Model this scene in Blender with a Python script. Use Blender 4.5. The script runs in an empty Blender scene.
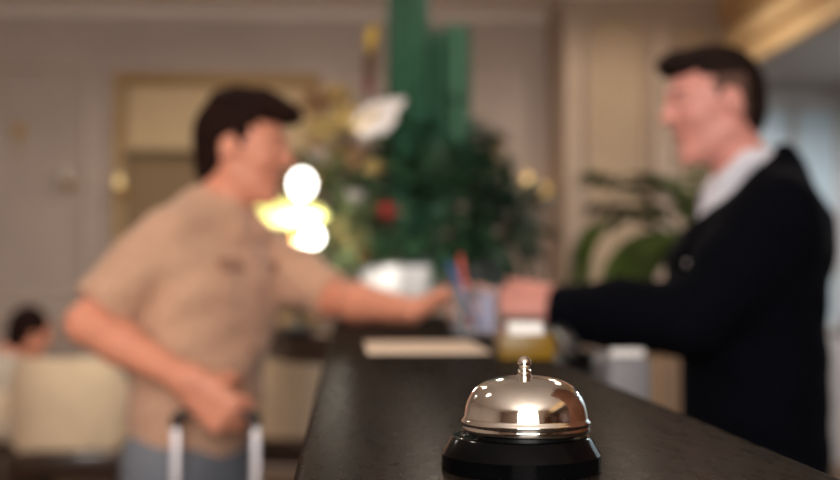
import bpy, bmesh, math, random
import numpy as np
from mathutils import Vector, Matrix

random.seed(4)
RNG = np.random.default_rng(4)
SC = bpy.context.scene
COL = SC.collection
R = math.radians

# ---------------------------------------------------------------- camera, exposure, light
CAM_Z = 1.223
TOP_Z = 1.12                       # height of the reception ledge
cam_data = bpy.data.cameras.new('camera')
cam_data.lens = 50
cam_data.sensor_width = 36
cam_data.clip_start = 0.02
cam_data.dof.use_dof = True
cam_data.dof.focus_distance = 0.600
cam_data.dof.aperture_fstop = 4.5
cam = bpy.data.objects.new('camera', cam_data)
cam.location = (0, 0, CAM_Z)
cam.rotation_euler = (R(90 + 1.717), 0, R(-3.63))
COL.objects.link(cam)
SC.camera = cam
SC.view_settings.view_transform = 'Standard'
SC.view_settings.look = 'None'
SC.view_settings.exposure = -0.42
SC.view_settings.gamma = 1.0
SC.view_settings.use_curve_mapping = False

world = bpy.data.worlds.new('world')
SC.world = world
world.use_nodes = True
world.node_tree.nodes['Background'].inputs[0].default_value = (1.0, 0.93, 0.86, 1)
world.node_tree.nodes['Background'].inputs[1].default_value = 0.25


def area_light(name, loc, target, sx, sy, power, col=(1, 1, 1)):
    d = bpy.data.lights.new(name, 'AREA')
    d.shape = 'RECTANGLE'
    d.size, d.size_y, d.energy, d.color = sx, sy, power, col
    o = bpy.data.objects.new(name, d)
    o.location = loc
    o.rotation_euler = (Vector(target) - Vector(loc)).to_track_quat('-Z', 'Y').to_euler()
    COL.objects.link(o)
    return o


WIN = dict(x=-0.18, z=2.00, w=1.8, h=1.55, y=-2.5)
area_light('daylight_window_light', (WIN['x'], WIN['y'] + 0.02, WIN['z']), (WIN['x'], 3.0, WIN['z'] - 0.2),
           WIN['w'], WIN['h'], 148, (1.0, 0.96, 0.92))
# ceiling downlights: x, y, watts, colour
DOWN = [(-1.5, 1.6, 44, (1, .88, .77)), (-0.9, 3.6, 34, (1, .88, .77)),
        (-2.6, 4.6, 30, (1, .90, .81)), (1.55, 5.95, 36, (1, .86, .72)), (0.3, 5.7, 42, (1, .87, .75)),
        (1.35, 3.6, 30, (1, .84, .70)), (-0.8, 5.9, 20, (1, .88, .77))]
SOFFIT = [(3.25, 5.9, 105, (.90, .94, 1.0)), (3.0, 4.3, 75, (.90, .94, 1.0))]

# ---------------------------------------------------------------- helpers
CAM_M = Matrix.Translation(cam.location) @ cam.rotation_euler.to_matrix().to_4x4()
FPX = 840 * 50 / 36


def W(px, py, D):
    """photo pixel at depth D metres -> world point"""
    return CAM_M @ Vector(((px - 420) / FPX * D, (240 - py) / FPX * D, -D))


def V(*a):
    return Vector(a)


ORG = {}


def reg(o, org):
    ORG[o] = Vector(org)
    return o


def tag(o, label=None, cat=None, group=None, kind=None):
    if label:
        o['label'] = label
    if cat:
        o['category'] = cat
    if group:
        o['group'] = group
    if kind:
        o['kind'] = kind
    return o


def thing(name, loc, label, cat, group=None, rz=0):
    o = bpy.data.objects.new(name, None)
    o.empty_display_size = 0.1
    o.location = loc
    o.rotation_euler = (0, 0, rz)
    COL.objects.link(o)
    tag(o, label, cat, group)
    return reg(o, loc)


def copy_tree(o, parent=None):
    c = o.copy()
    COL.objects.link(c)
    if parent is not None:
        c.parent = parent
    for ch in list(o.children):
        copy_tree(ch, c)
    return c


def make_mesh(name, verts, faces, mats, parent=None, org=None, midx=None, smooth=True, sharp=0.7):
    if parent is not None:
        base = ORG[parent]
    else:
        base = Vector(org) if org is not None else Vector((0, 0, 0))
    v = np.asarray(verts, dtype=np.float64).reshape(-1, 3) - np.array(base)
    me = bpy.data.meshes.new(name)
    me.from_pydata(v.tolist(), [], [list(map(int, f)) for f in faces])
    if not isinstance(mats, (list, tuple)):
        mats = [mats]
    for m in mats:
        me.materials.append(m)
    if midx is not None:
        me.polygons.foreach_set('material_index', np.asarray(midx, dtype=np.int32))
    bm = bmesh.new()
    bm.from_mesh(me)
    bmesh.ops.recalc_face_normals(bm, faces=bm.faces)
    for f in bm.faces:
        f.smooth = smooth
    if smooth and sharp:
        for e in bm.edges:
            if len(e.link_faces) == 2 and e.calc_face_angle(0) > sharp:
                e.smooth = False
    bm.to_mesh(me)
    bm.free()
    me.update()
    o = bpy.data.objects.new(name, me)
    COL.objects.link(o)
    if parent is not None:
        o.parent = parent
        reg(o, base)
    else:
        o.location = base
        reg(o, base)
    return o


class MB:
    """collects shapes for one mesh"""

    def __init__(self):
        self.v, self.f, self.m = [], [], []

    def add(self, verts, faces, mi=0):
        n = len(self.v)
        self.v += [tuple(x) for x in verts]
        for f in faces:
            self.f.append([i + n for i in f])
            self.m.append(mi)
        return self

    def box(self, c, s, bev=0.0, rot=None, mi=0, seg=2):
        bm = bmesh.new()
        bmesh.ops.create_cube(bm, size=1.0)
        for v in bm.verts:
            v.co = Vector((v.co.x * s[0], v.co.y * s[1], v.co.z * s[2]))
        if bev > 0:
            bmesh.ops.bevel(bm, geom=bm.edges[:], offset=min(bev, min(s) * 0.45), segments=seg, profile=0.5, affect='EDGES')
        bm.verts.index_update()
        M = rot if rot is not None else Matrix.Identity(3)
        c = Vector(c)
        self.add([M @ v.co + c for v in bm.verts], [[v.index for v in f.verts] for f in bm.faces], mi)
        bm.free()
        return self

    def box2(self, a, b, bev=0.0, mi=0, seg=2):
        c = [(a[i] + b[i]) / 2 for i in range(3)]
        s = [abs(b[i] - a[i]) for i in range(3)]
        return self.box(c, s, bev, mi=mi, seg=seg)

    def lathe(self, prof, c=(0, 0, 0), n=40, mi=0, rot=None, fn=None):
        c = Vector(c)
        M = rot if rot is not None else Matrix.Identity(3)
        vs, fs = [], []
        for (r, z) in prof:
            for k in range(n):
                a = 2 * math.pi * k / n
                rr = max(r, 1e-5)
                if fn:
                    rr *= fn(a, z)
                vs.append(M @ Vector((rr * math.cos(a), rr * math.sin(a), z)) + c)
        L = len(prof)
        for i in range(L - 1):
            for k in range(n):
                k2 = (k + 1) % n
                fs.append((i * n + k, i * n + k2, (i + 1) * n + k2, (i + 1) * n + k))
        fs.append([k for k in range(n)][::-1])
        fs.append([(L - 1) * n + k for k in range(n)])
        return self.add(vs, fs, mi)

    def tube(self, pts, rad, n=10, mi=0, flat=1.0, up=None):
        pts = [Vector(p) for p in pts]
        if not isinstance(rad, (list, tuple)):
            rad = [rad] * len(pts)
        vs, fs = [], []
        prev = None
        for i, p in enumerate(pts):
            t = (pts[min(i + 1, len(pts) - 1)] - pts[max(i - 1, 0)])
            t.normalize()
            if prev is None:
                u = Vector(up) if up is not None else (Vector((0, 0, 1)) if abs(t.z) < 0.9 else Vector((1, 0, 0)))
            else:
                u = prev
            u = u - t * u.dot(t)
            if u.length < 1e-6:
                u = Vector((1, 0, 0)) - t * t.x
            u.normalize()
            prev = u
            w = t.cross(u)
            for k in range(n):
                a = 2 * math.pi * k / n
                vs.append(p + (u * math.cos(a) * flat + w * math.sin(a)) * rad[i])
        for i in range(len(pts) - 1):
            for k in range(n):
                k2 = (k + 1) % n
                fs.append((i * n + k, i * n + k2, (i + 1) * n + k2, (i + 1) * n + k))
        fs.append(list(range(n))[::-1])
        fs.append([(len(pts) - 1) * n + k for k in range(n)])
        return self.add(vs, fs, mi)

    def ball(self, c, r, n=20, m=12, mi=0, rot=None):
        r = (r, r, r) if not isinstance(r, (tuple, list)) else r
        M = rot if rot is not None else Matrix.Identity(3)
        c = Vector(c)
        vs, fs = [], []
        for i in range(1, m):
            t = math.pi * i / m
            for k in range(n):
                a = 2 * math.pi * k / n
                vs.append(M @ Vector((r[0] * math.sin(t) * math.cos(a), r[1] * math.sin(t) * math.sin(a), r[2] * math.cos(t))) + c)
        for i in range(m - 2):
            for k in range(n):
                k2 = (k + 1) % n
                fs.append((i * n + k, (i + 1) * n + k, (i + 1) * n + k2, i * n + k2))
        a0 = len(vs)
        vs.append(M @ Vector((0, 0, r[2])) + c)
        vs.append(M @ Vector((0, 0, -r[2])) + c)
        for k in range(n):
            k2 = (k + 1) % n
            fs.append((a0, k, k2))
            fs.append((a0 + 1, (m - 2) * n + k2, (m - 2) * n + k))
        return self.add(vs, fs, mi)

    def leaf(self, p, d, up, L, w, bend=0.3, fold=0.15, n=6, mi=0, th=0.0012):
        """a pointed leaf blade with thickness, from p along d"""
        p, d = Vector(p), Vector(d).normalized()
        up = Vector(up)
        s = d.cross(up)
        if s.length < 1e-4:
            s = d.cross(Vector((1, 0.3, 0)))
        s.normalize()
        u = s.cross(d)
        top = []
        for i in range(n + 1):
            t = i / n
            wd = w * math.sin(math.pi * min(1, 0.06 + 0.94 * t) ** 0.8) * (1 - 0.15 * t) if t < 1 else 0.0005
            wd = max(wd, 0.0006)
            c = p + d * L * t * (1 - 0.25 * bend * t) - u * L * bend * t * t
            top.append((c - s * wd / 2 + u * wd * fold, c, c + s * wd / 2 + u * wd * fold))
        vs = []
        for a, b, c in top:
            vs += [a, b, c]
        N = len(vs)
        vs += [v - u * th for v in vs]
        fs = []
        for i in range(n):
            for j in range(2):
                q = (i * 3 + j, i * 3 + j + 1, (i + 1) * 3 + j + 1, (i + 1) * 3 + j)
                fs.append(q)
                fs.append(tuple(x + N for x in q[::-1]))
            for j in (0, 2):
                fs.append((i * 3 + j, (i + 1) * 3 + j, (i + 1) * 3 + j + N, i * 3 + j + N))
        return self.add(vs, fs, mi)

    def sweep(self, path, prof, mi=0, closed=False, normal=(0, 0, 1)):
        """sweep a closed 2D profile (out, along normal) along a path, mitred"""
        N = Vector(normal).normalized()
        P = [Vector(p) for p in path]
        n, m = len(P), len(prof)
        vs, fs = [], []
        for i in range(n):
            if closed:
                a, b = P[i - 1], P[(i + 1) % n]
            else:
                a, b = P[max(i - 1, 0)], P[min(i + 1, n - 1)]
            t1 = (P[i] - a).normalized() if (P[i] - a).length > 1e-9 else (b - P[i]).normalized()
            t2 = (b - P[i]).normalized() if (b - P[i]).length > 1e-9 else t1
            o1, o2 = t1.cross(N), t2.cross(N)
            o = (o1 + o2)
            o = o / max(0.3, (o.length_squared / 2)) if o.length > 1e-6 else o1
            for (x, z) in prof:
                vs.append(P[i] + o * x + N * z)
        cnt = n if closed else n - 1
        for i in range(cnt):
            j = (i + 1) % n
            for k in range(m):
                k2 = (k + 1) % m
                fs.append((i * m + k, i * m + k2, j * m + k2, j * m + k))
        if not closed:
            fs.append(list(range(m))[::-1])
            fs.append([(n - 1) * m + k for k in range(m)])
        return self.add(vs, fs, mi)

    def build(self, name, mats, parent=None, org=None, smooth=True, sharp=0.7):
        return make_mesh(name, self.v, self.f, mats, parent, org, self.m, smooth, sharp)


# ---------------------------------------------------------------- implicit surfaces for bodies and cloth
class Field:
    def __init__(self, lo, hi, h):
        self.lo = np.array(lo, dtype=float)
        self.h = h
        self.n = np.ceil((np.array(hi) - self.lo) / h).astype(int) + 1
        self.d = np.full(tuple(self.n), 0.2, dtype=np.float32)

    def _sub(self, lo, hi):
        a = np.clip(np.floor((lo - self.lo) / self.h).astype(int), 0, self.n)
        b = np.clip(np.ceil((hi - self.lo) / self.h).astype(int) + 1, 0, self.n)
        if np.any(b <= a):
            return None
        g = [self.lo[i] + self.h * np.arange(a[i], b[i]) for i in range(3)]
        P = np.stack(np.meshgrid(*g, indexing='ij'), -1)
        return (slice(a[0], b[0]), slice(a[1], b[1]), slice(a[2], b[2])), P

    def _put(self, sl, dist, k, op):
        a = self.d[sl]
        dist = dist.astype(np.float32)
        if op == 'add':
            if k <= 0:
                self.d[sl] = np.minimum(a, dist)
            else:
                t = np.clip(0.5 + 0.5 * (a - dist) / k, 0, 1)
                self.d[sl] = a * (1 - t) + dist * t - k * t * (1 - t)
        else:
            b = -dist
            if k <= 0:
                self.d[sl] = np.maximum(a, b)
            else:
                t = np.clip(0.5 + 0.5 * (b - a) / k, 0, 1)
                self.d[sl] = a * (1 - t) + b * t + k * t * (1 - t)

    def cap(self, a, b, ra, rb, k=0.01, n=None, s=1.0, op='add'):
        a, b = np.array(a, float), np.array(b, float)
        pad = max(ra, rb) * max(1, s) + k + 3 * self.h
        r = self._sub(np.minimum(a, b) - pad, np.maximum(a, b) + pad)
        if r is None:
            return self
        sl, P = r
        q = P - a
        ab = b - a
        if n is not None:
            n = np.array(n, float)
            n = n / np.linalg.norm(n)
            q = q + (q @ n)[..., None] * n * (1 / s - 1)
            ab = ab + (ab @ n) * n * (1 / s - 1)
        t = np.clip((q @ ab) / max(ab @ ab, 1e-9), 0, 1)
        d = np.linalg.norm(q - t[..., None] * ab, axis=-1) - (ra + (rb - ra) * t)
        self._put(sl, d * (min(1, s) if n is not None else 1), k, op)
        return self

    def ell(self, c, r, k=0.01, rot=None, op='add'):
        c, r = np.array(c, float), np.array(r, float)
        pad = r.max() + k + 3 * self.h
        g = self._sub(c - pad, c + pad)
        if g is None:
            return self
        sl, P = g
        q = P - c
        if rot is not None:
            q = q @ np.array(rot)
        k0 = np.linalg.norm(q / r, axis=-1)
        k1 = np.linalg.norm(q / (r * r), axis=-1) + 1e-9
        self._put(sl, k0 * (k0 - 1) / k1, k, op)
        return self

    def chain(self, pts, rads, k=0.01, n=None, s=1.0):
        for i in range(len(pts) - 1):
            self.cap(pts[i], pts[i + 1], rads[i], rads[i + 1], k, n, s)
        return self

    def cut(self, p, n, k=0.0, region=None):
        """remove the side n points to; region = (lo, hi) box"""
        lo = self.lo if region is None else np.array(region[0])
        hi = self.lo + self.h * self.n if region is None else np.array(region[1])
        g = self._sub(lo, hi)
        if g is None:
            return self
        sl, P = g
        n = np.array(n, float)
        n = n / np.linalg.norm(n)
        d = -((P - np.array(p, float)) @ n)
        self._put(sl, d, k, 'sub')
        return self

    def ripple(self, fn):
        g = [self.lo[i] + self.h * np.arange(self.n[i]) for i in range(3)]
        X, Y, Z = np.meshgrid(*g, indexing='ij')
        m = np.abs(self.d) < 0.03
        self.d[m] += fn(X[m], Y[m], Z[m]).astype(np.float32)
        return self

    def at(self, p):
        i = np.round((np.array(p) - self.lo) / self.h).astype(int)
        if np.any(i < 0) or np.any(i >= self.n):
            return 0.2
        return float(self.d[tuple(i)])

    def ray(self, p, d, far=0.4):
        """last inside point going out from p along d"""
        p, d = Vector(p), Vector(d).normalized()
        last = p
        t = 0
        while t < far:
            q = p + d * t
            if self.at(q) < 0:
                last = q
            t += self.h * 0.5
        return last

    def mesh(self):
        D = self.d.copy()
        for ax in range(3):
            for e in (0, -1):
                s = [slice(None)] * 3
                s[ax] = e
                D[tuple(s)] = np.maximum(D[tuple(s)], 0.001)
        ins = D < 0
        nx, ny, nz = D.shape
        acc = np.zeros((nx - 1, ny - 1, nz - 1, 3), dtype=np.float32)
        cnt = np.zeros((nx - 1, ny - 1, nz - 1), dtype=np.int32)
        offs = [(i, j, k) for i in (0, 1) for j in (0, 1) for k in (0, 1)]

        def S(o):
            return D[o[0]:nx - 1 + o[0], o[1]:ny - 1 + o[1], o[2]:nz - 1 + o[2]]
        for o in offs:
            for ax in range(3):
                if o[ax]:
                    continue
                o2 = list(o)
                o2[ax] = 1
                A, B = S(o), S(o2)
                m = (A < 0) != (B < 0)
                a, b = A[m], B[m]
                t = a / (a - b)
                pt = np.tile(np.array(o, dtype=np.float32), (len(t), 1))
                pt[:, ax] = t
                acc[m] += pt
                cnt[m] += 1
        act = cnt > 0
        ids = -np.ones(cnt.shape, dtype=np.int64)
        idx = np.argwhere(act)
        ids[act] = np.arange(len(idx))
        verts = (acc[act] / cnt[act][:, None] + idx) * self.h + self.lo
        faces = []
        for ax in range(3):
            s0 = [slice(1, -1)] * 3
            s0[ax] = slice(0, -1)
            s1 = list(s0)
            s1[ax] = slice(1, None)
            A, B = ins[tuple(s0)], ins[tuple(s1)]
            for flip in (0, 1):
                m = (A & ~B) if not flip else (~A & B)
                e = np.argwhere(m)
                if len(e) == 0:
                    continue
                for q in range(3):
                    if q != ax:
                        e[:, q] += 1
                u, v = (ax + 1) % 3, (ax + 2) % 3
                quad = []
                for du, dv in ((-1, -1), (0, -1), (0, 0), (-1, 0)):
                    c = e.copy()
                    c[:, u] += du
                    c[:, v] += dv
                    quad.append(ids[c[:, 0], c[:, 1], c[:, 2]])
                quad = np.stack(quad, 1)
                if flip:
                    quad = quad[:, ::-1]
                faces.append(quad)
        faces = np.concatenate(faces)
        # one smoothing pass along the surface
        e = np.concatenate([faces[:, [0, 1]], faces[:, [1, 2]], faces[:, [2, 3]], faces[:, [3, 0]]])
        for _ in range(2):
            s = np.zeros_like(verts)
            c = np.zeros(len(verts))
            np.add.at(s, e[:, 0], verts[e[:, 1]])
            np.add.at(s, e[:, 1], verts[e[:, 0]])
            np.add.at(c, e[:, 0], 1)
            np.add.at(c, e[:, 1], 1)
            verts = verts * 0.55 + 0.45 * s / c[:, None]
        return verts, faces

    def build(self, name, mats, parent=None, org=None, region_fn=None):
        v, f = self.mesh()
        mi = None
        if region_fn is not None:
            mi = region_fn(v[f].mean(1)).astype(np.int32)
        return make_mesh(name, v, f.tolist(), mats, parent, org, mi, True, None)


# ---------------------------------------------------------------- materials
def srgb(r, g, b):
    def c(x):
        x /= 255.0
        return x / 12.92 if x <= 0.04045 else ((x + 0.055) / 1.055) ** 2.4
    return (c(r), c(g), c(b), 1)


def mat(name, col, rough=0.5, metal=0.0, var=0.0, scale=8.0, bump=0.0, bscale=60.0, stretch=None, col2=None,
        trans=0.0, ior=1.45, emit=None, estr=0.0, sheen=0.0, coat=0.0, sss=0.0, spec=None, detail=4):
    m = bpy.data.materials.new(name)
    m.use_nodes = True
    nt = m.node_tree
    b = nt.nodes['Principled BSDF']
    b.inputs['Base Color'].default_value = col
    b.inputs['Roughness'].default_value = rough
    b.inputs['Metallic'].default_value = metal
    b.inputs['IOR'].default_value = ior
    b.inputs['Transmission Weight'].default_value = trans
    b.inputs['Sheen Weight'].default_value = sheen
    b.inputs['Coat Weight'].default_value = coat
    if spec is not None:
        b.inputs['Specular IOR Level'].default_value = spec
    if sss:
        b.inputs['Subsurface Weight'].default_value = sss
        b.inputs['Subsurface Radius'].default_value = (0.012, 0.005, 0.003)
    if emit is not None:
        b.inputs['Emission Color'].default_value = emit
        b.inputs['Emission Strength'].default_value = estr
    tc = nt.nodes.new('ShaderNodeTexCoord')
    src = tc.outputs['Object']
    if stretch:
        mp = nt.nodes.new('ShaderNodeMapping')
        mp.inputs['Scale'].default_value = stretch
        nt.links.new(src, mp.inputs['Vector'])
        src = mp.outputs['Vector']
    if var > 0 or col2 is not None:
        n = nt.nodes.new('ShaderNodeTexNoise')
        n.inputs['Scale'].default_value = scale
        n.inputs['Detail'].default_value = detail
        nt.links.new(src, n.inputs['Vector'])
        rp = nt.nodes.new('ShaderNodeValToRGB')
        c2 = col2 if col2 is not None else tuple(min(1, x * (1 + var)) for x in col[:3]) + (1,)
        c1 = col if col2 is not None else tuple(x * (1 - var) for x in col[:3]) + (1,)
        rp.color_ramp.elements[0].position = 0.35
        rp.color_ramp.elements[1].position = 0.65
        rp.color_ramp.elements[0].color = c1
        rp.color_ramp.elements[1].color = c2
        nt.links.new(n.outputs['Fac'], rp.inputs['Fac'])
        nt.links.new(rp.outputs['Color'], b.inputs['Base Color'])
    if bump > 0:
        n2 = nt.nodes.new('ShaderNodeTexNoise')
        n2.inputs['Scale'].default_value = bscale
        n2.inputs['Detail'].default_value = 5
        nt.links.new(src, n2.inputs['Vector'])
        bp = nt.nodes.new('ShaderNodeBump')
        bp.inputs['Strength'].default_value = bump
        bp.inputs['Distance'].default_value = 0.01
        nt.links.new(n2.outputs['Fac'], bp.inputs['Height'])
        nt.links.new(bp.outputs['Normal'], b.inputs['Normal'])
    return m


def counter_material():
    m = mat('dark_stained_counter', srgb(24, 20, 17), rough=0.3, col2=srgb(35, 28, 22), scale=6, stretch=(14, 1.2, 1), bump=0.0, spec=0.0)
    nt = m.node_tree
    b = nt.nodes['Principled BSDF']
    tc = nt.nodes.new('ShaderNodeTexCoord')
    mp = nt.nodes.new('ShaderNodeMapping')
    mp.inputs['Scale'].default_value = (1, 0.28, 1)
    nt.links.new(tc.outputs['Object'], mp.inputs['Vector'])
    n = nt.nodes.new('ShaderNodeTexNoise')
    n.inputs['Scale'].default_value = 160
    n.inputs['Detail'].default_value = 6
    nt.links.new(mp.outputs['Vector'], n.inputs['Vector'])
    n2 = nt.nodes.new('ShaderNodeTexNoise')
    n2.inputs['Scale'].default_value = 620
    nt.links.new(tc.outputs['Object'], n2.inputs['Vector'])
    mr = nt.nodes.new('ShaderNodeMapRange')
    mr.inputs['To Min'].default_value = 0.20
    mr.inputs['To Max'].default_value = 0.36
    nt.links.new(n.outputs['Fac'], mr.inputs['Value'])
    nt.links.new(mr.outputs['Result'], b.inputs['Roughness'])
    ad = nt.nodes.new('ShaderNodeMath')
    ad.operation = 'ADD'
    nt.links.new(n.outputs['Fac'], ad.inputs[0])
    ml = nt.nodes.new('ShaderNodeMath')
    ml.operation = 'MULTIPLY'
    ml.inputs[1].default_value = 0.25
    nt.links.new(n2.outputs['Fac'], ml.inputs[0])
    nt.links.new(ml.outputs[0], ad.inputs[1])
    bp = nt.nodes.new('ShaderNodeBump')
    bp.inputs['Strength'].default_value = 0.06
    bp.inputs['Distance'].default_value = 0.0004
    nt.links.new(ad.outputs[0], bp.inputs['Height'])
    nt.links.new(bp.outputs['Normal'], b.inputs['Normal'])
    gl = nt.nodes.new('ShaderNodeBsdfGlossy')
    gl.inputs['Color'].default_value = (1, 0.96, 0.92, 1)
    nt.links.new(mr.outputs['Result'], gl.inputs['Roughness'])
    nt.links.new(bp.outputs['Normal'], gl.inputs['Normal'])
    mx = nt.nodes.new('ShaderNodeMixShader')
    mx.inputs[0].default_value = 0.05
    nt.links.new(b.outputs[0], mx.inputs[1])
    nt.links.new(gl.outputs[0], mx.inputs[2])
    nt.links.new(mx.outputs[0], nt.nodes['Material Output'].inputs['Surface'])
    return m


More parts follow.
